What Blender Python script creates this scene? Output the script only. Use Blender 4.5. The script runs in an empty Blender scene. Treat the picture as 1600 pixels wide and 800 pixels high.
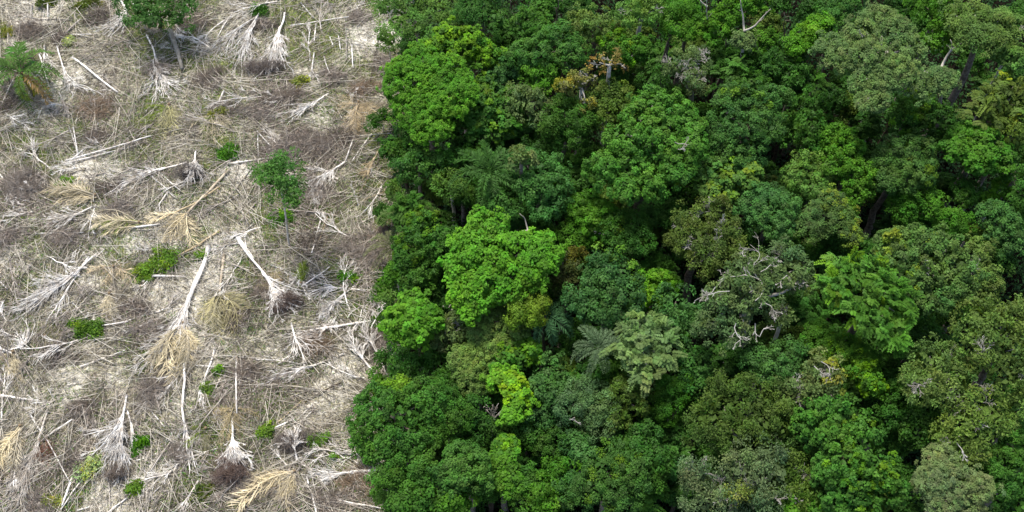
import bpy, math, random
import numpy as np
from mathutils import Vector, Matrix

rng = np.random.default_rng(11)
random.seed(11)
sc = bpy.context.scene
COL = sc.collection

# ------------------------------------------------------------------ camera, sky, sun, exposure
H_CAM, PITCH, TAN = 130.0, math.radians(59.0), 0.45
F = 800.0 / TAN
cam = bpy.data.objects.new("camera", bpy.data.cameras.new("camera"))
COL.objects.link(cam)
cam.location = (0, 0, H_CAM)
cam.rotation_euler = (math.pi / 2 - PITCH, 0, 0)
cam.data.sensor_width = 36.0
cam.data.lens = 18.0 / TAN
cam.data.clip_end = 3000.0
sc.camera = cam

SUN_EL, SUN_AZ = math.radians(64.0), math.radians(-28.0)     # azimuth from +Y (away from camera), negative = to the left
world = bpy.data.worlds.new("World")
sc.world = world
world.use_nodes = True
nt = world.node_tree
sky = nt.nodes.new("ShaderNodeTexSky")
sky.sky_type = 'NISHITA'
sky.sun_disc = False
sky.sun_elevation = SUN_EL
sky.sun_rotation = SUN_AZ
sky.air_density = 1.0
sky.dust_density = 3.0
bg = nt.nodes["Background"]
bg.inputs[1].default_value = 0.135
nt.links.new(sky.outputs[0], bg.inputs[0])

sun = bpy.data.objects.new("sun", bpy.data.lights.new("sun", 'SUN'))
COL.objects.link(sun)
sun.data.energy = 2.7
sun.data.angle = math.radians(14.0)
sun.data.color = (1.0, 0.94, 0.82)
d = Vector((math.sin(SUN_AZ) * math.cos(SUN_EL), math.cos(SUN_AZ) * math.cos(SUN_EL), math.sin(SUN_EL)))
sun.rotation_euler = d.to_track_quat('Z', 'Y').to_euler()
sun.location = d * 200

sc.view_settings.view_transform = 'Standard'
sc.view_settings.look = 'None'
sc.view_settings.gamma = 1.0
sc.view_settings.use_curve_mapping = False
sc.view_settings.exposure = 0.85
sc.cycles.max_bounces = 5
sc.cycles.diffuse_bounces = 3
sc.cycles.transmission_bounces = 3
sc.cycles.caustics_reflective = False
sc.cycles.caustics_refractive = False

# ------------------------------------------------------------------ projection helpers
SP, CP = math.sin(PITCH), math.cos(PITCH)
def depth_at(v, z):
    return (H_CAM - z) / (SP - CP * (400.0 - v) / F)
def at(u, v, z=0.0):
    """The world point at height z seen at (u, v) of the 1600x800 photograph."""
    s = depth_at(v, z)
    return np.array([(u - 800.0) / F * s, s * (CP + SP * (400.0 - v) / F), z])
def px(p):
    x, y, z = p
    dz = z - H_CAM
    s = y * CP - dz * SP
    return 800 + F * x / s, 400 - F * (y * SP + dz * CP) / s

# ------------------------------------------------------------------ noise
_perm = np.random.default_rng(3).random((256, 256))
def vnoise(x, y, s=1.0, k=0):
    x = np.asarray(x, float) / s + 37.3 * k + 1000
    y = np.asarray(y, float) / s + 11.7 * k + 1000
    i, j = np.floor(x).astype(int), np.floor(y).astype(int)
    fx, fy = x - i, y - j
    fx, fy = fx * fx * (3 - 2 * fx), fy * fy * (3 - 2 * fy)
    g = lambda a, b: _perm[a % 256, b % 256]
    return (g(i, j) * (1 - fx) + g(i + 1, j) * fx) * (1 - fy) + (g(i, j + 1) * (1 - fx) + g(i + 1, j + 1) * fx) * fy
def fbm(x, y, s, k=0, o=4):
    t, a, n = 0, 1.0, 0
    for q in range(o):
        t = t + a * vnoise(x, y, s / 2 ** q, k + q)
        n += a
        a *= .55
    return t / n
def gz(x, y):
    return (fbm(x, y, 16.0, 5, 4) - .5) * 1.8
E_FAR, E_NEAR = at(612, 0, 15), at(598, 800, 15)
def edge_x(y):
    t = (np.asarray(y, float) - E_NEAR[1]) / (E_FAR[1] - E_NEAR[1])
    return E_NEAR[0] + t * (E_FAR[0] - E_NEAR[0]) + (fbm(y, y * 0, 6, 9, 2) - .5) * 3

# ------------------------------------------------------------------ materials
def nodes_of(name):
    m = bpy.data.materials.new(name)
    m.use_nodes = True
    n = m.node_tree
    n.nodes.clear()
    out = n.nodes.new("ShaderNodeOutputMaterial")
    return m, n, out
def N(n, t, **kw):
    x = n.nodes.new(t)
    for k, v in kw.items():
        setattr(x, k, v)
    return x
def leaf_material(name, trans=0.30, rough=0.55, spec=0.12):
    m, n, out = nodes_of(name)
    oi = N(n, "ShaderNodeObjectInfo")
    at_ = N(n, "ShaderNodeAttribute", attribute_name="tint")
    mul = N(n, "ShaderNodeMix", data_type='RGBA', blend_type='MULTIPLY')
    mul.inputs[0].default_value = 1.0
    n.links.new(oi.outputs["Color"], mul.inputs[6])
    n.links.new(at_.outputs["Color"], mul.inputs[7])
    p = N(n, "ShaderNodeBsdfPrincipled")
    p.inputs["Roughness"].default_value = rough
    p.inputs["Specular IOR Level"].default_value = spec
    n.links.new(mul.outputs[2], p.inputs["Base Color"])
    tr = N(n, "ShaderNodeBsdfTranslucent")
    br = N(n, "ShaderNodeMix", data_type='RGBA', blend_type='MULTIPLY')
    br.inputs[0].default_value = 1.0
    br.inputs[7].default_value = (1.5, 1.45, 0.6, 1)
    n.links.new(mul.outputs[2], br.inputs[6])
    n.links.new(br.outputs[2], tr.inputs[0])
    mx = N(n, "ShaderNodeMixShader")
    mx.inputs[0].default_value = trans
    n.links.new(p.outputs[0], mx.inputs[1])
    n.links.new(tr.outputs[0], mx.inputs[2])
    n.links.new(mx.outputs[0], out.inputs[0])
    return m
def bark_material(name, scale=3.0, dark=0.45, rough=0.9):
    m, n, out = nodes_of(name)
    oi = N(n, "ShaderNodeObjectInfo")
    tc = N(n, "ShaderNodeTexCoord")
    nz = N(n, "ShaderNodeTexNoise")
    nz.inputs["Scale"].default_value = scale
    nz.inputs["Detail"].default_value = 6
    n.links.new(tc.outputs["Object"], nz.inputs["Vector"])
    rp = N(n, "ShaderNodeValToRGB")
    rp.color_ramp.elements[0].position = .36
    rp.color_ramp.elements[0].color = (dark, dark * .93, dark * .86, 1)
    rp.color_ramp.elements[1].position = .62
    rp.color_ramp.elements[1].color = (1, 1, 1, 1)
    n.links.new(nz.outputs[0], rp.inputs[0])
    mul = N(n, "ShaderNodeMix", data_type='RGBA', blend_type='MULTIPLY')
    mul.inputs[0].default_value = 1.0
    n.links.new(oi.outputs["Color"], mul.inputs[6])
    n.links.new(rp.outputs[0], mul.inputs[7])
    p = N(n, "ShaderNodeBsdfPrincipled")
    p.inputs["Roughness"].default_value = rough
    p.inputs["Specular IOR Level"].default_value = 0.1
    n.links.new(mul.outputs[2], p.inputs["Base Color"])
    n.links.new(p.outputs[0], out.inputs[0])
    return m
M_LEAF = leaf_material("leaf")
M_DRY = leaf_material("dry_frond", trans=0.2, rough=0.7, spec=0.1)
M_BARK = bark_material("bark")
M_DEAD = bark_material("dead_wood", 1.3, 0.64)

def ground_material():
    m, n, out = nodes_of("clearing_ground")
    geo = N(n, "ShaderNodeNewGeometry")
    def noise(scale, det, rough=.6):
        t = N(n, "ShaderNodeTexNoise")
        t.inputs["Scale"].default_value = scale
        t.inputs["Detail"].default_value = det
        t.inputs["Roughness"].default_value = rough
        n.links.new(geo.outputs["Position"], t.inputs["Vector"])
        return t.outputs[0]
    def ramp(src, a, b, ca, cb):
        r = N(n, "ShaderNodeValToRGB")
        r.color_ramp.elements[0].position, r.color_ramp.elements[0].color = a, ca
        r.color_ramp.elements[1].position, r.color_ramp.elements[1].color = b, cb
        n.links.new(src, r.inputs[0])
        return r.outputs[0]
    def mix(fac, a, b):
        x = N(n, "ShaderNodeMix", data_type='RGBA')
        n.links.new(fac, x.inputs[0])
        for k, s in ((6, a), (7, b)):
            if isinstance(s, tuple):
                x.inputs[k].default_value = s
            else:
                n.links.new(s, x.inputs[k])
        return x.outputs[2]
    A = lambda nm: N(n, "ShaderNodeAttribute", attribute_name=nm).outputs["Fac"]
    fine = ramp(noise(1.9, 10, .78), .40, .58, (.088, .080, .054, 1), (.60, .57, .455, 1))
    pale = ramp(noise(1.9, 12, .86), .41, .57, (.24, .21, .15, 1), (.90, .875, .79, 1))
    green = ramp(noise(2.2, 9, .75), .38, .62, (.05, .066, .022, 1), (.34, .37, .145, 1))
    def mask(nm, scale, lo, hi):          # the patch map roughened by fine noise
        ad = N(n, "ShaderNodeMath", operation='ADD')
        n.links.new(A(nm), ad.inputs[0])
        sb = N(n, "ShaderNodeMath", operation='MULTIPLY_ADD')
        n.links.new(noise(scale, 6, .7), sb.inputs[0])
        sb.inputs[1].default_value = 1.4
        sb.inputs[2].default_value = -.7
        n.links.new(sb.outputs[0], ad.inputs[1])
        return ramp(ad.outputs[0], lo, hi, (0, 0, 0, 1), (1, 1, 1, 1))
    c = mix(mask("bare", 1.6, .35, .65), fine, pale)
    c = mix(mask("weedy", 1.3, .45, .75), c, green)
    duff = ramp(noise(2.0, 10, .8), .40, .62, (.055, .048, .040, 1), (.30, .27, .235, 1))
    c = mix(mask("brushy", 1.2, .42, .72), c, duff)
    soil = ramp(noise(2.5, 6), .4, .65, (.005, .004, .003, 1), (.016, .013, .008, 1))  # forest soil; near-black tone puts the shade of the gaps into its colour
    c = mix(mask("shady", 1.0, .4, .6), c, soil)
    p = N(n, "ShaderNodeBsdfPrincipled")
    p.inputs["Roughness"].default_value = .95
    p.inputs["Specular IOR Level"].default_value = .05
    n.links.new(c, p.inputs["Base Color"])
    bp = N(n, "ShaderNodeBump")
    bp.inputs["Strength"].default_value = .9
    bp.inputs["Distance"].default_value = .45
    n.links.new(noise(1.4, 9, .78), bp.inputs["Height"])
    n.links.new(bp.outputs[0], p.inputs["Normal"])
    n.links.new(p.outputs[0], out.inputs[0])
    return m

# ------------------------------------------------------------------ mesh helpers
class MB:
    def __init__(s):
        s.v, s.q, s.t, s.n = [], [], [], 0
    def quads(s, P, tint=None):
        """P: (k,4,3) array of quads."""
        k = len(P)
        if k == 0:
            return
        s.v.append(P.reshape(-1, 3))
        s.q.append(s.n + np.arange(4 * k).reshape(k, 4))
        s.t.append(np.ones((k, 3)) if tint is None else tint)
        s.n += 4 * k
    def tube(s, path, rad, sides=5):
        path = np.asarray(path, float)
        rad = np.asarray(rad, float)
        k = len(path)
        tan = np.gradient(path, axis=0)
        tan /= np.linalg.norm(tan, axis=1, keepdims=True) + 1e-9
        ref = np.array([0, 0, 1.0]) if abs(tan[0, 2]) < .8 else np.array([1.0, 0, 0])
        a = np.cross(tan, ref)
        a /= np.linalg.norm(a, axis=1, keepdims=True) + 1e-9
        b = np.cross(tan, a)
        th = np.arange(sides) * 2 * math.pi / sides
        V = path[:, None] + rad[:, None, None] * (a[:, None] * np.cos(th)[None, :, None] + b[:, None] * np.sin(th)[None, :, None])
        V = V.reshape(-1, 3)
        i = np.arange(k - 1)[:, None] * sides
        j = np.arange(sides)[None]
        j2 = (j + 1) % sides
        Q = np.stack([i + j, i + j2, i + sides + j2, i + sides + j], -1).reshape(-1, 4)
        caps = []
        if sides >= 4:                                          # close the two ends with fans of quads round a centre
            for e, o in ((0, 0), (k - 1, (k - 1) * sides)):
                ci = len(V)
                V = np.vstack([V, path[e][None]])
                for q in range(sides):
                    caps.append([ci, o + q, o + (q + 1) % sides, ci])
        s.v.append(V)
        s.q.append(s.n + Q)
        s.t.append(np.ones((len(Q), 3)))
        if caps:
            s.caps = getattr(s, 'caps', [])
            s.caps += [[s.n + a for a in c[:3]] for c in caps]
        s.n += len(V)
    def prisms(s, A, B, ra, rb, tint=None):
        """Many three-sided sticks from A to B at once."""
        k = len(A)
        if k == 0:
            return
        ra = np.broadcast_to(ra, (k,))
        rb = np.broadcast_to(rb, (k,))
        t = B - A
        t /= np.linalg.norm(t, axis=1, keepdims=True) + 1e-9
        ref = np.tile(np.array([[0, 0, 1.0]]), (k, 1))
        ref[np.abs(t[:, 2]) > .9] = (1, 0, 0)
        a = np.cross(t, ref)
        a /= np.linalg.norm(a, axis=1, keepdims=True) + 1e-9
        b = np.cross(t, a)
        V = []
        for c, r in ((A, ra), (B, rb)):
            for q in range(3):
                w = q * 2 * math.pi / 3 + .5
                V.append(c + r[:, None] * (a * math.cos(w) + b * math.sin(w)))
        V = np.stack(V, 1)
        o = s.n + np.arange(k)[:, None, None] * 6
        Q = o + np.array([[0, 1, 4, 3], [1, 2, 5, 4], [2, 0, 3, 5]])[None]
        s.v.append(V.reshape(-1, 3))
        s.q.append(Q.reshape(-1, 4))
        s.t.append(np.ones((3 * k, 3)) if tint is None else np.repeat(tint, 3, 0))
        s.n += 6 * k
    def mesh(s, name, mat, smooth=False):
        V = np.vstack(s.v)
        Q = np.vstack(s.q)
        T = np.vstack(s.t)
        tri = np.array(getattr(s, 'caps', []), int).reshape(-1, 3)
        me = bpy.data.meshes.new(name)
        nq, ntr = len(Q), len(tri)
        me.vertices.add(len(V))
        me.vertices.foreach_set("co", V.astype(np.float32).ravel())
        me.loops.add(nq * 4 + ntr * 3)
        me.loops.foreach_set("vertex_index", np.concatenate([Q.ravel(), tri.ravel()]).astype(np.int32))
        me.polygons.add(nq + ntr)
        me.polygons.foreach_set("loop_start", np.concatenate([np.arange(nq) * 4, nq * 4 + np.arange(ntr) * 3]).astype(np.int32))
        at_ = me.attributes.new("tint", 'FLOAT_COLOR', 'FACE')
        T = np.vstack([T, np.ones((ntr, 3))])
        at_.data.foreach_set("color", np.hstack([T, np.ones((len(T), 1))]).astype(np.float32).ravel())
        me.materials.append(mat)
        me.update(calc_edges=True)
        if smooth:
            me.polygons.foreach_set("use_smooth", np.ones(nq + ntr, bool))
        return me
    def obj(s, name, mat, parent=None, color=(1, 1, 1), label=None, smooth=False):
        o = bpy.data.objects.new(name, s.mesh(name, mat, smooth))
        COL.objects.link(o)
        o.color = (*color, 1)
        if parent is not None:
            o.parent = parent
        if label:
            o["label"] = label
        return o
def thing(name, loc, label, cat, group=None):
    o = bpy.data.objects.new(name, None)
    COL.objects.link(o)
    o.location = loc
    o.empty_display_size = .5
    tag(o, label, cat, group)
    return o
def tag(o, label, cat, group=None):
    o["label"], o["category"] = label, cat
    if group:
        o["group"] = group
def unit(a):
    return a / (np.linalg.norm(a, axis=-1, keepdims=True) + 1e-9)
UP = np.array([0, 0, 1.0])

# ------------------------------------------------------------------ labels
LAND = []          # (u, v, phrase, is_forest) of the landmarks that other labels refer to
USED = set()
def where(u, v, L, gap=0):
    dx, dy = u - L[0], v - L[1]
    if abs(dx) > 1.2 * abs(dy):
        return ("left of" if dx < 0 else "right of")
    return ("just beyond" if dy < 0 else "just in front of")
def auto_label(desc, u, v, forest):
    c = sorted((l for l in LAND if l[3] == forest), key=lambda l: (l[0] - u) ** 2 + (l[1] - v) ** 2)
    for L in c[:6]:
        s = f"{desc} {where(u, v, L)} the {L[2]}"
        if s not in USED and len(s.split()) <= 16:
            USED.add(s)
            return s
    for A in c[:4]:
        for B in c[:5]:
            if A is B:
                continue
            s = f"{desc} between {A[2]} and {B[2]}"
            if s not in USED and len(s.split()) <= 16:
                USED.add(s)
                return s
    USED.add(desc)
    return desc

# ------------------------------------------------------------------ the ground
BARE = [(415, 320, 26), (250, 475, 34), (330, 410, 40), (130, 262, 26), (45, 650, 34), (180, 775, 42), (495, 185, 26), (565, 55, 42), (250, 350, 40),
        (215, 370, 40), (365, 265, 24), (100, 130, 30), (60, 20, 40), (240, 740, 30), (180, 590, 30), (520, 620, 34), (540, 575, 34), (525, 490, 22),
        (290, 470, 32), (10, 400, 24), (370, 30, 30), (330, 540, 30), (430, 215, 20), (540, 700, 26), (420, 560, 26), (110, 620, 36), (140, 440, 22), (330, 130, 26), (270, 640, 24)]
WEED = [(60, 215, 34), (330, 150, 36), (300, 400, 22), (350, 240, 24), (430, 330, 26), (460, 90, 26), (430, 640, 30), (560, 440, 34), (250, 60, 40), (500, 340, 30), (380, 420, 20),
        (300, 760, 30), (520, 720, 24), (600, 330, 26), (100, 770, 20), (580, 650, 24), (440, 20, 24), (30, 450, 24), (330, 640, 26), (220, 200, 20), (500, 60, 30), (600, 420, 40), (585, 250, 30)]
PILES = [(97,62,13,10,'dark'),(40,290,44,34,'grey'),(190,330,24,18,'ash'),(165,298,16,12,'dark'),(455,152,30,14,'purple'),(160,28,22,10,'dark'),(300,40,22,12,'purple'),(40,52,30,14,'purple'),(18,160,14,10,'dark'),
 (150,170,30,14,'brown'),(480,382,18,22,'dark'),(500,225,34,18,'grey'),(445,238,34,16,'grey'),(490,300,24,16,'grey'),(90,552,26,12,'dark'),(485,540,28,14,'brown'),(68,706,10,9,'red'),(125,725,16,14,'dark'),(125,640,24,12,'purple'),
 (555,755,30,14,'brown'),(565,405,40,20,'grey'),(580,375,34,14,'grey'),(590,530,22,18,'grey'),(385,580,22,14,'purple'),(245,610,30,16,'grey'),(330,125,24,16,'purple'),(560,30,16,12,'grey'),(375,500,20,14,'dark'),(420,455,22,14,'purple'),
 (60,790,24,16,'grey'),(355,180,26,16,'grey'),(250,110,30,14,'grey'),(410,40,18,10,'dark'),(560,145,22,14,'brown'),(20,370,28,14,'grey'),(100,372,30,14,'grey'),(215,485,24,12,'purple'),(510,780,26,14,'grey'),(280,710,20,14,'grey'),(540,215,24,14,'dark'),
 (400,765,28,12,'grey'),(150,215,20,12,'purple'),(470,215,18,10,'grey'),(235,520,28,16,'grey'),(600,365,24,14,'brown'),(425,160,20,8,'dark'),(405,175,20,10,'grey'),(30,100,24,12,'brown'),(600,100,16,16,'grey'),(520,120,24,12,'grey')]
def gauss_map(X, Y, spots):
    t = np.zeros_like(X)
    for u, v, r in spots:
        p = at(u, v)
        s = r * depth_at(v, 0) / F
        t = np.maximum(t, np.exp(-((X - p[0]) ** 2 + ((Y - p[1]) / 1.25) ** 2) / (1.1 * s * s)))
    return t
def bare_map(X, Y):
    return np.clip(gauss_map(X, Y, BARE) * .9 + (fbm(X, Y, 6, 21) - .5) * 1.7 + .06, 0, 1)
def brush_map(X, Y):
    return np.clip(gauss_map(X, Y, [(u, v, (rx + ry) * .55) for u, v, rx, ry, c in PILES]) * .75 + (fbm(X, Y, 8, 71) - .5) * 1.9 + .16 - .5 * gauss_map(X, Y, BARE), 0, 1)
def weed_map(X, Y):
    return np.clip(gauss_map(X, Y, WEED) * .75 + (fbm(X, Y, 5, 31) - .5) * 1.9 + .38 - .3 * gauss_map(X, Y, BARE), 0, 1)
def make_ground():
    fx = np.concatenate([np.linspace(-900, -130, 12)[:-1], np.arange(-130, 130.01, .65), np.linspace(130, 900, 12)[1:]])
    fy = np.concatenate([np.linspace(-600, -5, 10)[:-1], np.arange(-5, 190.01, .65), np.linspace(190, 1500, 14)[1:]])
    X, Y = np.meshgrid(fx, fy)
    Z = gz(X, Y) + (vnoise(X, Y, 1.3, 2) - .5) * .35
    nx, ny = len(fx), len(fy)
    i = np.arange(nx - 1)[None] + np.arange(ny - 1)[:, None] * nx
    Q = np.stack([i, i + 1, i + nx + 1, i + nx], -1).reshape(-1, 4)
    me = bpy.data.meshes.new("ground")
    me.vertices.add(nx * ny)
    me.vertices.foreach_set("co", np.stack([X, Y, Z], -1).astype(np.float32).ravel())
    me.loops.add(Q.size)
    me.loops.foreach_set("vertex_index", Q.astype(np.int32).ravel())
    me.polygons.add(len(Q))
    me.polygons.foreach_set("loop_start", (np.arange(len(Q)) * 4).astype(np.int32))
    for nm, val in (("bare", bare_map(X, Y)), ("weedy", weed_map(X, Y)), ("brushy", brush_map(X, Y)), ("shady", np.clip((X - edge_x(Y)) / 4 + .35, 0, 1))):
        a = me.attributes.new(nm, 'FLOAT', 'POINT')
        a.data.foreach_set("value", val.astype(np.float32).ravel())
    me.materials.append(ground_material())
    me.update(calc_edges=True)
    me.polygons.foreach_set("use_smooth", np.ones(len(Q), bool))
    o = bpy.data.objects.new("ground", me)
    COL.objects.link(o)
    o["kind"] = "structure"
make_ground()

# ------------------------------------------------------------------ leaf geometry
def leaf_quads(pos, nrm, ax, L, W, fold=.25, droop=.15):
    ax = unit(ax - nrm * np.sum(ax * nrm, -1, keepdims=True))
    b = np.cross(nrm, ax)
    L = np.asarray(L).reshape(-1, 1)
    W = np.asarray(W).reshape(-1, 1)
    p0 = pos - ax * L * .5
    p2 = pos + ax * L * .5 - UP * L * droop
    p1 = pos + b * W * .5 + nrm * W * fold
    p3 = pos - b * W * .5 + nrm * W * fold
    return np.stack([p0, p1, p2, p3], 1)
def sphere_dirs(k, zmin=-1.0):
    z = rng.uniform(zmin, 1, k)
    a = rng.uniform(0, 2 * math.pi, k)
    r = np.sqrt(1 - z * z)
    return np.stack([r * np.cos(a), r * np.sin(a), z], 1)

# kind: leaf length, width, clump radius, clumps per (m2 of blob / clump r2), leaves per clump, outward, upward, jitter, droop, flatness
KIND = {
    'cauli':  dict(L=.24, W=.17, cr=.66, dens=.66, m=60, ow=1.0, uw=.35, jit=.25, droop=.10, flat=.85, lump=.16),
    'fine':   dict(L=.21, W=.14, cr=.44, dens=.74, m=32, ow=.5, uw=.8, jit=.25, droop=.15, flat=.62, lump=.07),
    'broad':  dict(L=.38, W=.27, cr=.62, dens=.72, m=30, ow=.45, uw=.9, jit=.28, droop=.2, flat=.72, lump=.09),
    'mid':    dict(L=.27, W=.17, cr=.68, dens=.66, m=48, ow=.6, uw=.55, jit=.35, droop=.2, flat=.9, lump=.22),
    'loose':  dict(L=.32, W=.14, cr=.90, dens=.56, m=54, ow=.45, uw=.6, jit=.5, droop=.25, flat=.85, lump=.30),
    'layer':  dict(L=.32, W=.13, cr=.95, dens=.55, m=60, ow=.2, uw=1.0, jit=.35, droop=.15, flat=.55, lump=.25),
    'vine':   dict(L=.30, W=.22, cr=.60, dens=.66, m=38, ow=.8, uw=.4, jit=.35, droop=.4, flat=1.0, lump=.32),
    'sparse': dict(L=.34, W=.18, cr=.60, dens=.22, m=16, ow=.4, uw=.5, jit=.7, droop=.2, flat=.85, lump=.35),
}
TEX = {'cauli': 'knobbly', 'fine': 'smooth fine-leaved', 'broad': 'large-leaved', 'mid': 'leafy', 'loose': 'loose feathery', 'layer': 'layered', 'vine': 'vine-covered', 'sparse': 'thin', 'pinnate': 'frond-leaved'}
COLR = {
    'bright': (.085, .235, .010), 'vivid': (.050, .160, .010), 'mid': (.038, .120, .015), 'deep': (.030, .100, .014), 'teal': (.044, .130, .038), 'bluish': (.044, .135, .026),
    'sage': (.105, .175, .046), 'grey': (.100, .150, .062), 'olive': (.066, .112, .017), 'yellow': (.125, .215, .016), 'pale': (.085, .180, .036), 'brown': (.054, .076, .022),
    'orange': (.20, .165, .05), 'dim': (.024, .080, .012)}
CNAME = {'bright': 'bright green', 'vivid': 'fresh green', 'mid': 'mid green', 'deep': 'deep green', 'teal': 'blue-green', 'bluish': 'cool green', 'sage': 'sage green', 'grey': 'grey-green',
         'olive': 'olive green', 'yellow': 'yellow-green', 'pale': 'pale green', 'brown': 'brownish', 'orange': 'orange-yellow', 'dim': 'dark green'}
FLUSH = np.array([2.2, 1.75, .8])

def crown_mesh(blobs, kind, dens=1.0, flush=0.0):
    """blobs: list of (centre, radius, flush share). Leaves in clumps over the lobes' surface and an inner fill."""
    mb = MB()
    C = np.array([b[0] for b in blobs])
    R = np.array([b[1] for b in blobs])
    K = dict(KIND['layer' if kind == 'pinnate' else kind])
    vary = rng.uniform(.82, 1.3) if kind != 'fine' else rng.uniform(.85, 1.0)
    K['L'] *= vary
    K['W'] *= vary * rng.uniform(.8, 1.15)
    K['cr'] *= rng.uniform(.8, 1.25)
    K['m'] = int(K['m'] / vary ** 1.5)
    fl = K['flat']
    pc, pn, pf = [], [], []
    ph = rng.uniform(0, 6.28, 6)
    for c, r, f in blobs:
        cr = K['cr'] * (1 if r > 1.6 else .75)
        cnt = int(4 * math.pi * r * r * .75 * K['dens'] / (cr * cr) * dens) + 6
        D = sphere_dirs(cnt, -.5)
        w = 1 + K['lump'] * .85 * (np.sin(D[:, 0] * 5 + ph[0]) * np.sin(D[:, 1] * 5 + ph[1]) + .7 * np.sin(D[:, 2] * 6 + D[:, 0] * 4 + ph[2])) + rng.normal(0, .07, cnt)
        P = c + D * (r * w)[:, None] * np.array([1, 1, fl])
        ins = np.zeros(cnt, bool)
        for c2, r2 in zip(C, R):
            q = (P - c2) / (r2 * np.array([1, 1, fl]))
            ins |= (np.sum(q * q, 1) < .62)
        P, D = P[~ins], D[~ins]
        hole = np.sin(P[:, 0] * 1.1 + ph[3]) + np.sin(P[:, 1] * 1.3 + ph[4]) + np.sin(P[:, 2] * 1.4 + P[:, 0] * .5 + ph[5]) + rng.normal(0, .5, len(P))
        lim = -2.4 if kind in ('fine', 'broad') else -1.75
        P, D = P[hole > lim], D[hole > lim]
        spr = rng.random(len(P)) < .12
        P[spr] += D[spr] * rng.uniform(.25, .8, (int(spr.sum()), 1))
        pc.append(P)
        pn.append(unit(D / np.array([1, 1, fl]) + UP * .3))
        pf.append(rng.random(len(P)) < max(f, flush))
    pc, pn, pf = np.vstack(pc), np.vstack(pn), np.concatenate(pf)
    n = len(pc)
    ct = np.clip(rng.normal(1, .16, (n, 1)), .6, 1.5) * (1 + rng.normal(0, .06, (n, 3)))
    hue = np.sin(pc[:, :1] * .75 + ph[0]) * np.sin(pc[:, 1:2] * .75 + ph[1]) + .6 * np.sin(pc[:, 2:3] * .9 + ph[2])     # older and younger boughs
    ct = ct * (1 + hue * np.array([.17, .09, .02]))
    ct[pf] *= FLUSH * rng.uniform(.6, 1.0, (int(pf.sum()), 1))
    if kind == 'pinnate':
        nf = 3
        base = np.repeat(pc, nf, 0)
        o = unit(np.repeat(pn, nf, 0) * np.array([1, 1, .6]) + rng.normal(0, .45, (n * nf, 3)) + UP * .15)
        Lf = rng.uniform(1.0, 1.9, n * nf)
        s = unit(np.cross(o, UP) + 1e-6)
        tt = np.repeat(ct, nf, 0)
        for t in np.linspace(.12, 1, 9):
            q = base + o * (t * Lf)[:, None] - UP * (t * t * Lf * .42)[:, None]
            for sg in (-1, 1):
                dr = unit(s * sg * .8 + o * .55 - UP * .25)
                l = .62 * (1 - .5 * t) * rng.uniform(.85, 1.15, len(q))
                nr = unit(np.cross(dr, o) * -sg * .4 + rng.normal(0, .12, q.shape) + UP * .9)
                mb.quads(leaf_quads(q + dr * l[:, None] * .5, nr, dr, l, np.full(len(q), .20), .1, .2), tt * np.clip(rng.normal(1, .1, (len(q), 1)), .6, 1.4))
    else:
        m = K['m']
        P = np.repeat(pc, m, 0)
        nn = np.repeat(pn, m, 0)
        d_ = unit(nn * .75 + rng.normal(0, .55, P.shape))
        pos = P + d_ * (K['cr'] * rng.uniform(.45, 1.05, len(P)))[:, None] * np.array([1, 1, .8])
        nr = unit(d_ * K['ow'] + UP * K['uw'] + rng.normal(0, K['jit'], P.shape))
        sz = rng.uniform(.7, 1.3, len(P))
        tt = np.repeat(ct, m, 0) * np.clip(rng.normal(1, .14, (len(P), 1)), .6, 1.5)
        mb.quads(leaf_quads(pos, nr, rng.normal(0, 1, P.shape), K['L'] * sz, K['W'] * sz, .22, K['droop']), tt)
    if kind != 'sparse':                                    # foliage inside the crown
        for c, r, f in blobs:
            k = int(4 * math.pi * r * r * 2.2) + 10
            D = sphere_dirs(k, -.6)
            pos = c + D * (r * rng.uniform(.45, .86, k))[:, None] * np.array([1, 1, fl])
            mb.quads(leaf_quads(pos, unit(D + UP * .4 + rng.normal(0, .4, D.shape)), rng.normal(0, 1, D.shape), rng.uniform(.5, .9, k), rng.uniform(.35, .6, k)),
                     np.clip(rng.normal(.85, .12, (k, 1)), .5, 1.2) * np.ones((k, 3)))
    return mb

def bend(a, b, k=6, amp=.1, sag=0.0):
    a, b = np.asarray(a, float), np.asarray(b, float)
    t = np.linspace(0, 1, k)[:, None]
    L = np.linalg.norm(b - a)
    p = a + (b - a) * t
    j = rng.normal(0, amp * L, (k, 3)) * np.sin(t * math.pi) * .6
    off = rng.normal(0, amp * L, 3) * np.sin(t * math.pi)
    p = p + j * .5 + off
    p[:, 2] += (sag * L * np.sin(t * math.pi))[:, 0]
    p[0], p[-1] = a, b
    return p
def twiggy(mb, path, r0, r1, n_side=5, reach=.3, levels=2, spread=.7, sides=4, flat=.35, lo=.25):
    """A limb along path with side branches that fork again."""
    k = len(path)
    mb.tube(path, np.linspace(r0, r1, k), sides)
    if levels == 0:
        return
    L = np.sum(np.linalg.norm(np.diff(path, axis=0), axis=1))
    for q in range(n_side):
        t = rng.uniform(lo, .97)
        x = t * (k - 1)
        i = min(int(x), k - 2)
        p = path[i] + (path[i + 1] - path[i]) * (x - i)
        dr = unit(path[i + 1] - path[i])
        sd = unit(np.cross(dr, UP) * rng.choice([-1, 1]) + UP * rng.normal(.1, flat) + 1e-6)
        v = unit(dr + sd * rng.uniform(.4, 1.1) * spread * 1.3)
        ln = L * reach * rng.uniform(.5, 1.2) * (1.15 - .5 * t)
        e = p + v * ln
        rr = r0 + (r1 - r0) * t
        twiggy(mb, bend(p, e, 4, .045), max(rr * .6, r1 * .8), max(r1 * .6, .026), max(2, n_side - 2), reach * 1.15, levels - 1, spread, 3, flat, .3)

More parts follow.
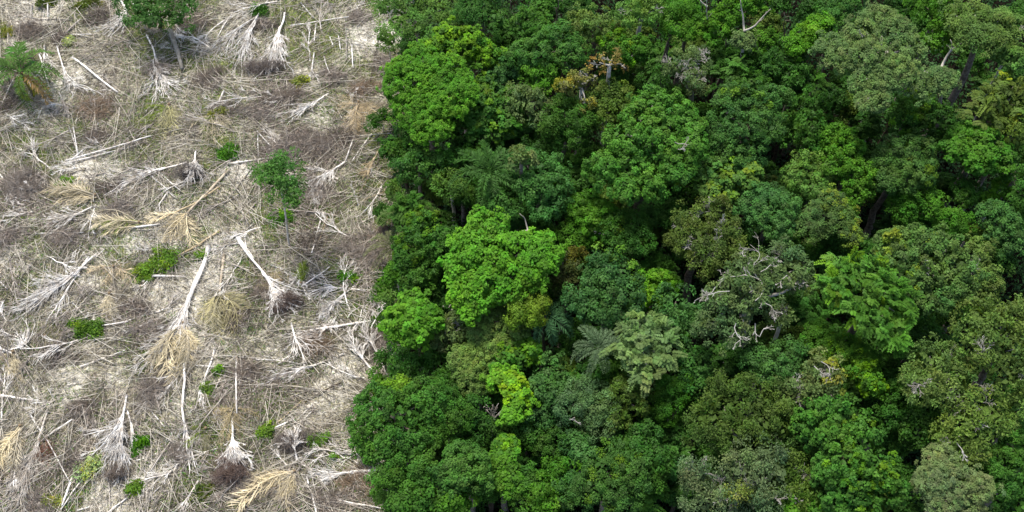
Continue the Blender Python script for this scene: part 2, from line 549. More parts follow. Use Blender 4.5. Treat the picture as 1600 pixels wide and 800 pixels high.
# ------------------------------------------------------------------ forest trees
BARKC = {'white': (.66, .63, .57), 'grey': (.24, .21, .18), 'dark': (.07, .055, .04), 'tan': (.33, .27, .19)}
def make_tree(name, label, kind, color, H, blobs, bark='grey', bare=0, flush=0.0, dens=1.0, group=None, cat='tree', trunk_r=None, lean=None, wood=()):
    """blobs: (u, v, r) in photograph pixels with an optional share of new leaves; H: height of the crown's top."""
    us = np.array([b[0] for b in blobs], float)
    vs = np.array([b[1] for b in blobs], float)
    ws = np.array([b[2] for b in blobs], float) ** 2
    cu, cv = float((us * ws).sum() / ws.sum()), float((vs * ws).sum() / ws.sum())
    B = []
    for b in blobs:
        u, v, r = b[:3]
        rm = r * depth_at(v, H - 2) / F
        dd = math.hypot(u - cu, v - cv) * depth_at(v, H - 2) / F
        z = H - rm * .85 - .22 * dd - max(0, v - cv) * depth_at(v, H) / F * .28 + random.uniform(-.3, .3)
        z = max(z, rm * .7)
        B.append((at(u, v, z), rm * .92, b[3] if len(b) > 3 else 0.0))
    C = np.array([b[0] for b in B])
    W = ws / ws.sum()
    cen = (C * W[:, None]).sum(0)
    bx, by = cen[0], cen[1]
    if lean is not None:
        g = at(*lean)
        bx, by = g[0], g[1]
    base = np.array([bx, by, float(gz(bx, by)) - .15])
    root = thing(name, base, label, cat, group)
    off = [(c - base, r, f) for c, r, f in B]
    cr = crown_mesh(off, kind, dens, flush)
    cc = np.array(COLR[color] if isinstance(color, str) else color)
    if color not in ('orange', 'brown'):
        cc = cc * .76 + .24 * np.array([.056, .140, .026]) * (cc.sum() / .222) ** .6
    cc = cc * np.array([1.16, 1.12, .95]) * rng.uniform(.88, 1.08)
    cr.obj("crown", M_LEAF, root, cc)
    tr = MB()
    r0 = trunk_r or (.10 + .011 * H + .012 * sum(b[1] for b in B))
    top = cen - base
    top[2] -= max(b[1] for b in B) * .5
    top[2] = max(top[2], 1.0)
    p = bend((0, 0, 0), top, 8, .02)
    tr.tube(p, np.linspace(r0 * 1.25, r0 * .6, 8), 7)
    tr.obj("trunk", M_DEAD if bark == 'white' else M_BARK, root, BARKC[bark], smooth=True)
    lb = MB()
    for c, r, f in off:
        q = bend(top, c + UP * r * .35, 5, .07)
        lb.tube(q, np.linspace(r0 * .5, .05, 5), 4)
    for k in range(bare):                                      # bare limbs that stand out of the foliage
        c, r, f = off[rng.integers(len(off))]
        dr = sphere_dirs(1, .25)[0]
        e = c + dr * np.array([1, 1, .8]) * r * rng.uniform(1.15, 1.45)
        twiggy(lb, bend(c - dr * r * .3, e, 6, .12), .055, .022, 8, .45, 2, .9, 4, .7)
    for line in wood:                                          # bleached limbs lying open on top of the crown
        Q = np.array([at(u, v, H + .2 - .25 * math.hypot(u - cu, v - cv) * depth_at(v, H) / F * .6) - base for u, v in line])
        fine = np.vstack([bend(Q[i], Q[i + 1], 5, .12)[(1 if i else 0):] for i in range(len(Q) - 1)])
        twiggy(lb, fine, .055, .022, 6, .33, 2, .9, 5, .6, .15)
    pale_wood = bool(bare or wood)
    lb.obj("limb", M_DEAD if pale_wood else M_BARK, root, (.42, .415, .385) if pale_wood else BARKC[bark])
    return root

# (label or None, landmark phrase or None, kind, colour, H, blobs, options)
TREES = [
 (None, None, 'layer', 'pale', 20, [(640,12,35),(690,20,25),(620,35,18),(657,45,15),(600,12,16)], dict(bare=2)),
 (None, None, 'mid', 'bluish', 21, [(750,10,30),(772,32,22),(735,15,18)], {}),
 ("spreading tree with yellow-green leaf tips behind the wide saturated green crown at the forest edge", "yellow-tipped tree at the edge", 'broad', 'vivid', 21, [(700,60,22,.6),(727,70,27,.6),(752,86,22,.5),(688,74,15,.5)], {}),
 ("wide saturated green domed tree of fine leaves overhanging the top of the clearing edge", "wide saturated green dome", 'fine', (.066,.205,.010), 23, [(660,95,28),(638,130,38),(690,122,42),(660,168,45),(702,158,32),(675,198,32),(630,112,26),(722,142,22)], {}),
 (None, None, 'broad', 'mid', 19, [(787,93,14,.5),(757,133,14,.4)], {}),
 (None, None, 'broad', 'mid', 19, [(755,170,28,.25),(777,195,25,.2),(797,160,22,.2),(745,192,15,.2)], {}),
 (None, None, 'mid', 'teal', 19, [(777,115,25),(802,105,20)], {}),
 (None, None, 'cauli', 'bluish', 17, [(655,262,28),(630,262,14),(680,255,15)], {}),
 (None, None, 'mid', 'mid', 16, [(705,258,22),(737,250,18)], {}),
 (None, None, 'mid', 'mid', 20, [(825,35,22),(846,50,18)], {}),
 ("cool green knobbly tree with rounded lobes near the top of the forest", "cool green knobbly lobes", 'cauli', 'bluish', 22, [(870,65,28),(840,85,28),(892,85,25),(815,85,20)], {}),
 (None, None, 'loose', 'sage', 21, [(930,45,30),(952,60,25),(905,38,20)], {}),
 (None, None, 'mid', 'vivid', 21, [(962,65,20,.4),(985,80,20,.3),(1002,75,15)], {}),
 ("slender tree with pale open leaves on white forked stems at the top of the forest", "white-stemmed open tree", 'loose', 'pale', 23, [(985,20,18),(1022,20,18),(1008,4,18)], dict(bark='white', dens=.6, bare=3)),
 (None, None, 'mid', 'vivid', 20, [(1050,25,25),(1057,47,20)], {}),
 ("small orange-yellow tree with sparse leaves and a pale stem amid green crowns", "orange-yellow tree", 'sparse', 'orange', 23, [(936,100,11),(956,95,13),(971,102,9)], dict(bark='white', bare=3)),
 ("half bare tree with scattered orange leaves on bleached twigs", "half bare orange-leaved tree", 'loose', (.16,.16,.05), 22, [(905,128,16,.4),(885,135,9,.7),(925,125,12),(914,160,9,.4)], dict(bark='white', bare=7, dens=.4)),
 (None, None, 'mid', 'vivid', 20, [(840,125,25),(862,113,20)], {}),
 (None, None, 'loose', 'grey', 20, [(835,165,25),(815,150,22)], {}),
 (None, None, 'mid', 'mid', 20, [(880,180,28),(860,195,18),(905,190,20),(900,217,28)], {}),
 (None, None, 'mid', 'olive', 20, [(960,155,28),(945,175,25),(977,175,22),(930,160,18)], {}),
 (None, None, 'mid', 'deep', 19, [(1020,125,22)], {}),
 ("huge bright knobbly tree like a cauliflower head with one small white dead branch", "huge knobbly bright crown", 'cauli', (.062,.175,.022), 25, [(1020,165,28),(1050,180,30),(1000,190,30),(1072,205,28),(1030,215,40),(985,222,28),(960,217,15),(945,265,30),(985,270,35),(1022,290,25),(1057,270,25),(1085,230,15),(1060,245,28),(975,300,20)], dict(wood=[[(1054,222),(1080,226)],[(1060,233),(1076,217)]])),
 ("bluish bright green tree of stacked rounded lobes beside the huge knobbly bright crown", "stacked bluish lobes", 'cauli', (.04,.135,.035), 20, [(820,258,22),(850,270,30),(866,300,28),(835,300,22),(850,330,18)], {}),
 (None, None, 'loose', 'grey', 22, [(815,246,14)], {}),
 (None, None, 'mid', 'vivid', 19, [(1075,20,20),(1085,45,15)], {}),
 ("grey half bare tree with one bright green tuft and a white forked trunk", "grey half bare tree", 'loose', 'grey', 22, [(1060,105,22),(1090,90,16),(1085,127,20)], dict(bark='white', bare=12, dens=.5, lean=(1085,175))),
 (None, None, 'vine', 'vivid', 20, [(1130,30,22),(1155,15,22),(1120,52,20),(1185,10,15)], {}),
 ("little grey ball-shaped tree top under the dead forked limbs", "grey ball-shaped top", 'fine', 'grey', 20, [(1163,62,14)], dict(bark='white')),
 ("bright yellow-green bushy tree near the grey-green umbrella crown", "bright yellow-green bushy tree", 'mid', 'bright', 20, [(1260,60,18),(1281,45,20),(1250,77,12),(1240,70,10)], {}),
 (None, None, 'mid', 'vivid', 17, [(1195,65,18),(1175,90,15)], {}),
 (None, None, 'mid', 'deep', 18, [(1225,95,28),(1200,107,18),(1240,120,20)], {}),
 (None, None, 'pinnate', 'mid', 18, [(1155,105,25),(1140,122,18),(1175,125,15)], {}),
 (None, None, 'pinnate', 'deep', 17, [(1262,130,20)], {}),
 ("broad mid green tree with an olive patch right of the huge knobbly bright crown", "broad tree with olive patch", 'mid', (.038,.112,.028), 23, [(1150,160,28,.1),(1177,170,28,.25),(1210,160,25),(1135,185,25),(1165,207,35),(1130,215,22),(1195,195,25),(1170,235,28),(1140,250,25)], {}),
 (None, None, 'broad', 'pale', 21, [(1110,275,25),(1135,285,28),(1165,275,20),(1120,302,20)], dict(flush=.15)),
 (None, None, 'vine', 'mid', 20, [(1272,165,22),(1265,200,22),(1270,227,18)], {}),
 (None, None, 'cauli', 'pale', 20, [(1265,265,25),(1245,277,18),(1290,270,22),(1270,290,20)], {}),
 ("tall column draped in a smooth curtain of green climbing vines", "vine-curtained column", 'vine', 'vivid', 21, [(1305,215,20),(1320,240,25),(1335,280,28),(1330,312,25),(1310,265,20)], {}),
 ("giant grey-green umbrella-shaped tree with pale trunk showing below its spreading crown", "giant grey-green umbrella crown", 'fine', (.110,.180,.070), 29, [(1300,75,25),(1320,90,28),(1345,55,28),(1375,35,30),(1400,50,28),(1420,77,25),(1360,90,30),(1370,130,30),(1350,130,22),(1365,155,20),(1440,130,25),(1470,125,22),(1405,112,30),(1350,165,11)], dict(bark='white', bare=3, lean=(1347,215))),
 (None, None, 'mid', 'bluish', 20, [(1320,13,22),(1300,30,18)], {}),
 ("sage green layered tree with flat sprays at the upper edge above a black gap", "layered sage sprays", 'layer', 'sage', 26, [(1520,30,30),(1556,40,28),(1500,50,22),(1540,62,22),(1577,45,20),(1490,28,18)], dict(bare=1)),
 (None, None, 'vine', 'vivid', 23, [(1440,13,25),(1470,8,22),(1482,35,20),(1458,62,18)], {}),
 ("thin-trunked pale tree with a small flat top leaning over the black gap", "thin-trunked pale tree", 'broad', 'pale', 24, [(1570,80,18),(1586,90,14)], dict(bark='white', lean=(1522,195), trunk_r=.22)),
 ("yellow-green feathery tree glowing at the edge of the frame below the thin-trunked pale tree", "glowing yellow feathery tree", 'pinnate', (.10,.15,.030), 23, [(1580,140,22,.3),(1560,162,25),(1597,162,22,.3),(1540,177,20)], {}),
 (None, None, 'vine', 'mid', 19, [(1430,165,25,.2),(1410,187,20,.2)], {}),
 (None, None, 'mid', 'dim', 19, [(1470,195,30),(1440,207,22)], {}),
 ("fresh green tree of large shiny leaves below the black gap", "shiny large-leaved tree", 'broad', 'vivid', 21, [(1510,215,22),(1540,225,25),(1560,247,20),(1495,235,15),(1530,250,20)], {}),
 (None, None, 'loose', 'olive', 21, [(1580,215,25),(1570,190,20)], {}),
 ("mid green cauliflower tree with tight round heads between two dark gaps", "tight round green heads", 'cauli', (.055,.13,.03), 21, [(1400,245,28),(1430,240,25),(1415,275,25),(1380,260,18),(1440,270,20,.2),(1390,285,18)], {}),
 (None, None, 'loose', 'pale', 16, [(700,290,22),(716,300,15)], dict(bark='white')),
 (None, None, 'mid', 'bluish', 18, [(785,305,22),(775,330,20),(800,320,15)], {}),
 ("uneven green tree with yellow shoots on top standing on the clearing edge", "uneven yellow-shooted tree", 'mid', 'mid', 18, [(660,352,22,.5),(650,380,28,.2),(675,390,28),(640,400,22,.2),(660,420,25),(690,380,20),(650,435,20)], {}),
 ("small neon green tree standing alone at the clearing edge", "small neon green tree", 'broad', 'bright', 19, [(645,480,22),(625,498,20),(665,500,22),(650,520,20),(643,502,20)], {}),
 ("vivid bright green flat-topped tree of large leaves, brightest crown of the forest", "brightest flat-topped crown", 'broad', (.078,.235,.010), 24, [(760,358,28),(735,385,28),(722,415,25),(760,405,35),(800,400,38),(840,390,30),(837,420,28),(760,445,32),(800,440,32),(725,455,22),(740,475,20),(850,402,22)], {}),
 ("yellow-green tree of small puffy heads tucked under the brightest flat-topped crown", "puffy yellow heads", 'cauli', 'yellow', 21, [(815,475,18),(832,490,16),(805,490,14),(842,470,12)], {}),
 (None, None, 'fine', 'sage', 19, [(775,505,28),(755,512,22),(800,515,25),(780,537,22)], {}),
 (None, None, 'loose', 'grey', 17, [(700,520,22),(720,505,15)], dict(bare=3)),
 (None, None, 'cauli', 'vivid', 18, [(915,325,22),(930,345,22),(942,335,18)], {}),
 (None, None, 'mid', 'mid', 18, [(960,360,25,.2),(985,355,22),(970,385,25),(1000,380,18)], dict(bare=1)),
 (None, None, 'mid', 'vivid', 16, [(905,377,20),(890,360,15)], {}),
 ("round green tree with a yellow-tinged top in the middle of the forest", "round yellow-topped tree", 'cauli', (.045,.125,.035), 23, [(945,420,25,.35),(970,430,28,.35),(925,455,30),(955,460,35),(980,465,25),(935,490,28),(965,485,25),(905,465,18)], {}),
 ("brownish olive tree squeezed between the brightest flat-topped crown and the round yellow-topped tree", "brownish squeezed tree", 'loose', 'brown', 20, [(880,425,18),(885,447,15),(897,408,13,.8)], dict(bare=1)),
 (None, None, 'vine', 'bright', 17, [(1030,445,20),(1020,467,15)], {}),
 ("star-shaped pale tree of upright frond tufts in the middle of the lower forest", "star-shaped pale tree", 'pinnate', (.105,.170,.074), 23, [(1000,510,18),(985,530,18),(1025,530,18),(1005,555,22),(1040,545,12),(985,560,15),(1012,580,15)], dict(bark='white', lean=(1000,625))),
 (None, None, 'loose', 'teal', 20, [(1055,475,25),(1072,500,20),(1040,495,15)], {}),
 ("olive brown tree smothered in fine twigs beside the white-limbed sage tree", "olive twig-smothered tree", 'loose', (.075,.115,.028), 22, [(1080,345,25),(1110,340,28),(1140,360,25),(1090,375,30),(1125,385,28),(1060,365,18),(1100,405,22)], dict(bare=10)),
 ("blue-green tree of upright puffs, the most teal crown in the forest", "most teal crown", 'cauli', 'teal', 21, [(1195,310,20),(1205,335,28),(1225,325,22),(1190,345,20),(1215,355,20),(1170,320,12)], {}),
 ("grey-green dome with a yellow rim right of the most teal crown", "dome with yellow rim", 'fine', (.065,.125,.038), 21, [(1285,340,28),(1310,345,25,.15),(1265,355,22),(1300,318,20,.5),(1330,365,15,.4)], {}),
 ("sage green tree laced with bare white limbs across its whole crown", "white-limbed sage tree", 'loose', (.105,.160,.072), 24, [(1185,405,16),(1165,422,18),(1225,405,22),(1240,425,25),(1215,430,22),(1150,450,22),(1180,455,22),(1130,490,28),(1160,490,28),(1120,465,18),(1140,520,28),(1110,510,20),(1195,470,15),(1255,440,15)], dict(bark='white', bare=16, dens=.85, wood=[[(1180,470),(1190,440),(1185,405),(1172,382)],[(1190,440),(1150,432),(1130,430)],[(1188,425),(1215,405)],[(1187,450),(1205,478),(1216,488)],[(1150,505),(1158,530),(1145,546)],[(1140,455),(1095,465)],[(1118,448),(1085,470)],[(1180,505),(1187,526),(1200,512)],[(1170,405),(1160,392)],[(1230,430),(1222,450)]])),
 ("small grey topped tree on a thin white trunk beside the dark gap", "small grey-topped stem", 'loose', 'grey', 20, [(1222,497,15)], dict(bark='white', bare=4, dens=.6)),
 (None, None, 'mid', 'vivid', 18, [(1435,315,25),(1460,320,20),(1410,330,22),(1482,345,18),(1502,350,16)], {}),
 ("large sage dome with greyish twiggy flank beside the drooping bright fronds", "large sage dome", 'mid', (.085,.155,.042), 24, [(1400,385,25,.15),(1440,380,28,.1),(1475,395,30),(1500,420,28),(1480,450,30),(1445,420,32,.08),(1450,465,28),(1410,420,25),(1500,455,18)], dict(bare=3)),
 ("bright green tree of drooping tiered fronds at the flank of the large sage dome", "drooping tiered fronds", 'pinnate', (.055,.155,.018), 25, [(1340,440,25,.1),(1365,430,22,.3),(1320,410,15,.2),(1385,460,28),(1350,480,28,.1),(1395,490,25),(1375,505,22),(1310,447,18,.4),(1390,520,15)], {}),
 (None, None, 'broad', 'bright', 15, [(1570,290,13),(1545,315,12)], dict(bark='white')),
 (None, None, 'mid', 'teal', 18, [(1565,350,28),(1577,375,22),(1550,335,18)], {}),
 (None, None, 'mid', 'sage', 17, [(1535,430,20),(1545,450,18),(1530,392,15)], {}),
 (None, None, 'mid', 'mid', 19, [(1590,305,20),(1590,250,22)], {}),
 ("broad sage tree of soft feathery sprays on the far side of the lower forest", "soft feathery sage mass", 'loose', (.105,.165,.040), 25, [(1530,500,28),(1560,510,30),(1587,500,25),(1550,545,32),(1580,550,30),(1597,590,28),(1565,585,30),(1520,530,20)], dict(bare=2)),
 ("small tree tipped all over with yellow leaves above the deep green edge dome", "yellow-tipped small tree", 'broad', 'mid', 18, [(605,612,17,.85),(622,608,12,.85)], {}),
 ("deep green domed tree bulging out over the clearing at its lower edge", "deep green edge dome", 'mid', (.045,.14,.020), 20, [(590,640,32),(620,650,35),(650,640,32),(580,680,28),(615,690,30),(650,680,28),(665,620,25),(600,700,25),(570,660,18)], {}),
 (None, None, 'mid', 'mid', 18, [(690,630,25),(700,660,25),(680,670,20),(720,650,18)], {}),
 ("greyish green column of rounded puffs below the brightest flat-topped crown", "greyish puffed column", 'fine', 'sage', 18, [(735,580,22),(745,560,25),(762,550,25),(740,602,18),(720,560,18)], {}),
 (None, None, 'broad', 'vivid', 18, [(805,555,22,.4),(822,545,18,.4),(790,565,15)], {}),
 ("narrow tree of neon yellow-green leaves in the lower middle of the forest", "narrow neon column", 'broad', 'bright', 19, [(800,600,18,.4),(812,625,15,.5),(800,645,15),(780,595,15)], {}),
 (None, None, 'mid', 'mid', 19, [(640,725,28),(660,740,25),(620,735,20),(650,755,20)], {}),
 ("mid green tree of full rounded heads beside a black gap near the bottom edge", "full rounded heads", 'cauli', (.045,.125,.024), 20, [(720,715,22),(735,730,25),(715,745,25),(747,750,18),(700,740,15)], {}),
 (None, None, 'cauli', 'mid', 19, [(645,785,25),(670,787,22),(625,795,15)], {}),
 (None, None, 'mid', 'vivid', 18, [(700,790,22),(725,787,15)], {}),
 (None, None, 'broad', 'vivid', 18, [(790,700,15,.5),(785,722,18),(795,747,20)], {}),
 (None, None, 'mid', 'deep', 17, [(735,640,18),(750,670,20)], {}),
 (None, None, 'loose', 'mid', 14, [(690,565,22),(660,572,20),(640,590,15)], {}),
 (None, None, 'mid', 'teal', 18, [(860,585,22),(850,612,22),(875,620,25),(845,645,22)], {}),
 (None, None, 'cauli', 'mid', 18, [(920,585,22),(940,580,18)], {}),
 ("blue-grey tree with one small white dead branch in the lower middle", "blue-grey tree with dead branch", 'cauli', (.078,.14,.062), 19, [(895,635,22),(925,640,25),(910,610,20),(945,630,20),(940,665,18)], dict(wood=[[(890,655),(908,664)]])),
 (None, None, 'mid', 'olive', 19, [(975,615,22),(990,637,20),(965,650,18),(980,600,15)], {}),
 (None, None, 'mid', 'deep', 16, [(860,690,22),(880,700,18)], {}),
 (None, None, 'cauli', 'teal', 17, [(900,695,18),(917,710,18)], {}),
 ("mid green tree sprinkled with yellow leaves at the bottom middle of the forest", "yellow-sprinkled tree", 'mid', (.042,.12,.026), 20, [(970,720,28,.12),(945,735,28,.1),(985,745,25,.12),(930,765,28,.12),(960,777,30,.1),(900,770,25)], {}),
 (None, None, 'vine', 'vivid', 18, [(870,740,20),(850,767,22),(860,787,22)], {}),
 (None, None, 'mid', 'deep', 18, [(1005,685,22),(990,700,15),(1025,720,20),(1020,747,18)], {}),
 (None, None, 'mid', 'mid', 17, [(820,760,22),(810,787,18)], {}),
 (None, None, 'cauli', 'vivid', 18, [(1050,615,22),(1040,642,18),(1055,600,20)], {}),
 (None, None, 'mid', 'bluish', 18, [(1085,570,22),(1075,600,20)], {}),
 ("fresh green tree of small tight heads right below the white-limbed sage tree", "fresh tight-headed tree", 'cauli', (.05,.135,.034), 20, [(1215,560,25),(1235,580,22),(1205,585,20),(1180,562,18),(1240,555,15)], {}),
 ("wide dull olive tree with a flat woolly crown in the lower forest", "wide dull olive crown", 'loose', (.062,.105,.022), 22, [(1150,610,28),(1130,640,30),(1165,645,35),(1110,660,28),(1140,680,30),(1185,670,28),(1210,640,28),(1170,610,22),(1095,680,18),(1220,670,18)], {}),
 ("grey-green tree whose twiggy top is bare and straw coloured", "straw-topped grey tree", 'loose', 'grey', 21, [(1285,580,20,.3),(1265,605,25),(1295,602,20,.3),(1250,620,20),(1240,602,18)], dict(bare=7, wood=[[(1283,565),(1290,600)],[(1272,572),(1298,590)]])),
 ("big vine-smothered tree mass of bright green flecked with yellow near the bottom edge", "big vine-smothered mass", 'vine', (.05,.15,.022), 23, [(1290,650,28),(1270,665,22),(1300,680,28),(1320,650,25,.1),(1345,690,30,.1),(1320,720,32,.15),(1360,730,28,.12),(1335,760,30,.12),(1382,745,22,.2),(1300,740,25),(1350,790,25,.1),(1397,765,18),(1310,782,25)], {}),
 ("ash grey-green tree with ragged crown and white dead twigs at the bottom edge", "ragged ash grey tree", 'loose', (.105,.145,.082), 22, [(1170,720,25),(1195,710,25),(1210,740,22),(1150,740,22),(1180,752,25),(1200,777,22),(1130,770,25),(1100,782,25),(1090,740,20),(1155,768,11,1.0)], dict(bare=7)),
 (None, None, 'loose', 'olive', 20, [(1240,730,25),(1265,755,25),(1235,767,22)], dict(bare=2)),
 (None, None, 'broad', 'bright', 19, [(1250,790,18),(1277,792,15)], {}),
 ("light sage tree with wispy pale sprays beside the dark cleft", "wispy light sage tree", 'loose', (.105,.168,.046), 23, [(1450,560,28),(1475,570,25),(1440,602,25),(1470,610,28),(1497,600,20)], dict(bare=5)),
 ("olive sage tree with two long white bare limbs across its crown", "olive tree with long white limbs", 'loose', (.095,.155,.034), 22, [(1520,630,28),(1500,665,25),(1530,680,28),(1510,705,25),(1545,650,25),(1490,690,18)], dict(bare=5, wood=[[(1495,692),(1505,706),(1512,722)],[(1530,658),(1546,668)],[(1478,622),(1500,618)]])),
 (None, None, 'mid', 'deep', 18, [(1440,650,25),(1465,667,25),(1430,677,20)], {}),
 ("round grey tree of fine woolly leaves right of the dark cleft at the bottom", "woolly grey dome", 'fine', (.110,.150,.080), 22, [(1470,720,25),(1455,755,25),(1490,755,30),(1512,780,28),(1475,787,28),(1530,760,20)], {}),
 (None, None, 'mid', 'mid', 20, [(1580,700,28),(1560,730,28),(1592,740,28),(1560,770,25),(1592,790,25)], {}),
 (None, None, 'fine', 'vivid', 19, [(1290,530,25,.15),(1320,545,25,.1),(1345,560,22),(1275,520,15)], {}),
 ("small smooth deep green ball of a tree beside the dark cleft", "small smooth ball", 'vine', (.035,.12,.014), 18, [(1393,612,15),(1398,642,19),(1385,657,12)], {}),
 (None, None, 'mid', 'vivid', 19, [(1345,582,15,.5),(1362,597,18,.3)], {}),
 (None, None, 'mid', 'dim', 16, [(1420,547,22),(1440,530,18)], {}),
 (None, None, 'loose', 'sage', 21, [(1592,640,25)], {}),
]
for t in TREES:
    if t[1]:
        us = [b[0] for b in t[5]]
        vs = [b[1] for b in t[5]]
        LAND.append((sum(us) / len(us), sum(vs) / len(vs), t[1], True))
    if t[0]:
        USED.add(t[0])
FG = "trees of the standing forest"
ALL_BLOBS = []
for lab, key, kind, colr, H, blobs, opt in TREES:
    ALL_BLOBS += [b[:3] for b in blobs]
    cu = sum(b[0] for b in blobs) / len(blobs)
    cv = sum(b[1] for b in blobs) / len(blobs)
    if lab is None:
        A = sum(b[2] ** 2 for b in blobs)
        size = "small" if A < 900 else ("medium" if A < 2000 else "large")
        lab = auto_label(f"{size} {CNAME[colr]} {TEX[kind]} tree", cu, cv, True)
    nm = {'vine': 'vine_covered_tree', 'pinnate': 'feathery_tree'}.get(kind, 'broadleaf_tree')
    make_tree(nm, lab, kind, colr, H, blobs, group=FG, **opt)

# understorey trees in the gaps that the traced crowns leave
GAPS = [(1495,150,34),(1520,165,26),(1555,300,26),(1420,720,16),(1428,760,18),(1248,512,18),(1275,500,14),(1002,578,10),(880,490,24),(690,770,12),(1030,780,16),(1345,345,16),(1590,410,18),(1230,235,18),(925,270,10),(1240,25,14),(760,690,10),(1400,500,10),(890,560,12)]
cover = np.zeros((200, 400), bool)                        # 4-pixel cells of the photograph
gy, gx = np.mgrid[0:200, 0:400] * 4 + 2
for u, v, r in ALL_BLOBS:
    cover |= (gx - u) ** 2 + (gy - v) ** 2 < (r * .9) ** 2
hold = np.zeros_like(cover)
for u, v, r in GAPS:
    hold |= (gx - u) ** 2 + (gy - v) ** 2 < (1.3 * r) ** 2
edge_u = 618 - 8 * np.sin(gy / 90.0)
todo = ~cover & ~hold & (gx > edge_u + 12)
pts = np.argwhere(todo)
rng.shuffle(pts)
n_under = 0
for a, b in pts:
    if not todo[a, b] or n_under > 190:
        continue
    u, v = b * 4 + 2, a * 4 + 2
    r = rng.uniform(15, 24)
    todo &= (gx - u) ** 2 + (gy - v) ** 2 > (r * 1.25) ** 2
    kind = ['mid', 'mid', 'cauli', 'loose', 'broad', 'pinnate', 'vine'][rng.integers(7)]
    colr = ['dim', 'deep', 'deep', 'mid', 'mid', 'bluish', 'olive'][rng.integers(7)]
    bl = [(u, v, r * .8), (u + rng.uniform(-14, 14), v + rng.uniform(-10, 14), r * .65), (u + rng.uniform(-14, 14), v + rng.uniform(-10, 14), r * .6)]
    lab = auto_label(f"low {CNAME[colr]} {TEX[kind]} tree", u, v, True)
    make_tree('understory_tree', lab, kind, colr, float(rng.uniform(10, 15.5)), bl, group="low trees in the gaps of the canopy", bark='dark')
    n_under += 1

# saplings and scrub that the cut left along the forest's edge
for u, v, r, H, cn, kd in [(612,300,13,6,'pale','loose'),(604,335,10,4,'mid','loose'),(620,425,14,7,'vivid','mid'),(606,462,12,5,'pale','loose'),(600,560,12,5,'mid','loose'),(618,578,13,7,'mid','mid'),(590,596,10,4,'vivid','loose'),
                           (607,768,14,6,'mid','loose'),(592,745,9,3,'pale','loose'),(613,232,12,6,'deep','mid'),(607,60,11,6,'pale','loose'),(622,530,11,6,'vivid','loose'),(596,185,9,4,'mid','loose'),(575,700,9,3,'mid','loose')]:
    lab = auto_label(f"{'tall' if H > 5 else 'short'} {CNAME[cn]} sapling at the forest edge", u, v, True)
    make_tree('sapling', lab, kd, cn, H, [(u, v, r), (u + rng.uniform(-9, 9), v + rng.uniform(-8, 10), r * .8), (u + rng.uniform(-12, 6), v + rng.uniform(-4, 12), r * .7)], group="saplings along the forest edge", cat="sapling", trunk_r=.07, dens=.6, bark='white')

# ------------------------------------------------------------------ fronds and palms
def frond_mesh(name, mat, arch=.35, droop=.5, tatter=0.0, pairs=30, wide=.2, lw=.034, fwd=.55):
    """A feather frond one unit long along +X, rising then drooping; leaflets on both sides of the rib."""
    mb = MB()
    t = np.linspace(0, 1, 9)
    rib = np.stack([t, 0 * t, arch * np.sin(t * 2.6) * .6 - droop * t ** 2.4 * .45], 1)
    mb.tube(rib, np.linspace(.013, .004, 9), 4)
    T = np.linspace(.14, 1, pairs)
    for sg in (-1, 1):
        q = np.stack([T, 0 * T, np.interp(T, t, rib[:, 2])], 1)
        keep = rng.random(pairs) >= tatter
        l = wide * np.sin(np.clip(T * 2.7 + .25, 0, 3.0)) ** .6 * rng.uniform(.75, 1.15, pairs) + .03
        dr = unit(np.stack([fwd + 0 * T + rng.normal(0, .12 + tatter * .5, pairs), sg * (.8 + rng.normal(0, .15, pairs)), -.28 + rng.normal(0, .12 + tatter * .6, pairs)], 1))
        nr = unit(np.stack([0 * T, -sg * .25 + 0 * T, 1 + 0 * T], 1) + rng.normal(0, .2, (pairs, 3)))
        P = leaf_quads(q + dr * l[:, None] * .5, nr, dr, l, np.full(pairs, lw), .1, .15)
        mb.quads(P[keep], np.clip(rng.normal(1, .18, (int(keep.sum()), 1)), .5, 1.5) * np.ones((int(keep.sum()), 3)))
    return mb.mesh(name, mat)
FR_GREEN = [frond_mesh("frond", M_LEAF, .5, 1.0 + .3 * k) for k in range(3)]
FR_DRY = [frond_mesh("frond", M_DRY, .12 + .08 * k, .3, .45, 60, .26, .012, 1.0) for k in range(4)]
def add_frond(root, me, base, tip, color, roll=0.0, label=None):
    """A frond from base to tip (root's own space)."""
    o = bpy.data.objects.new("frond", me)
    COL.objects.link(o)
    o.parent = root
    dv = Vector(tip) - Vector(base)
    L = dv.length
    rot = dv.to_track_quat('X', 'Z').to_matrix() @ Matrix.Rotation(roll, 3, 'X')
    o.matrix_local = Matrix.Translation(Vector(base)) @ (rot @ Matrix.Scale(L, 3)).to_4x4()
    o.color = (*color, 1)
    if label:
        o["label"] = label
    return o
def live_palm(label, u, v, H, n, L, color, droop=.0, trunk=(.2, .17, .13), lean=None, group=None, up=.35):
    top = at(u, v, H)
    g = at(*lean) if lean else top
    base = np.array([g[0], g[1], float(gz(g[0], g[1])) - .1])
    root = thing("palm_tree", base, label, "palm", group)
    t = MB()
    p = bend((0, 0, 0), top - base, 7, .03)
    t.tube(p, np.linspace(.22, .15, 7), 7)
    t.obj("trunk", M_BARK, root, trunk, smooth=True)
    for k in range(n):
        a = k * 2.399 + rng.uniform(-.2, .2)
        e = up * rng.uniform(-.8, 1.6) - droop
        ln = L * rng.uniform(.8, 1.1)
        dv = np.array([math.cos(a), math.sin(a), e])
        dv = dv / np.linalg.norm(dv) * ln
        add_frond(root, FR_GREEN[k % 3], top - base, top - base + dv, np.array(color) * rng.uniform(.8, 1.2), rng.uniform(-.3, .3))
    return root
live_palm("big forest palm with long arching fronds behind the stacked bluish lobes", 765, 270, 18.5, 16, 4.6, (.045, .12, .022))
live_palm("feathery palm with upright fronds rising at the clearing edge", 640, 340, 12, 14, 4.2, (.075, .125, .035), up=.8)
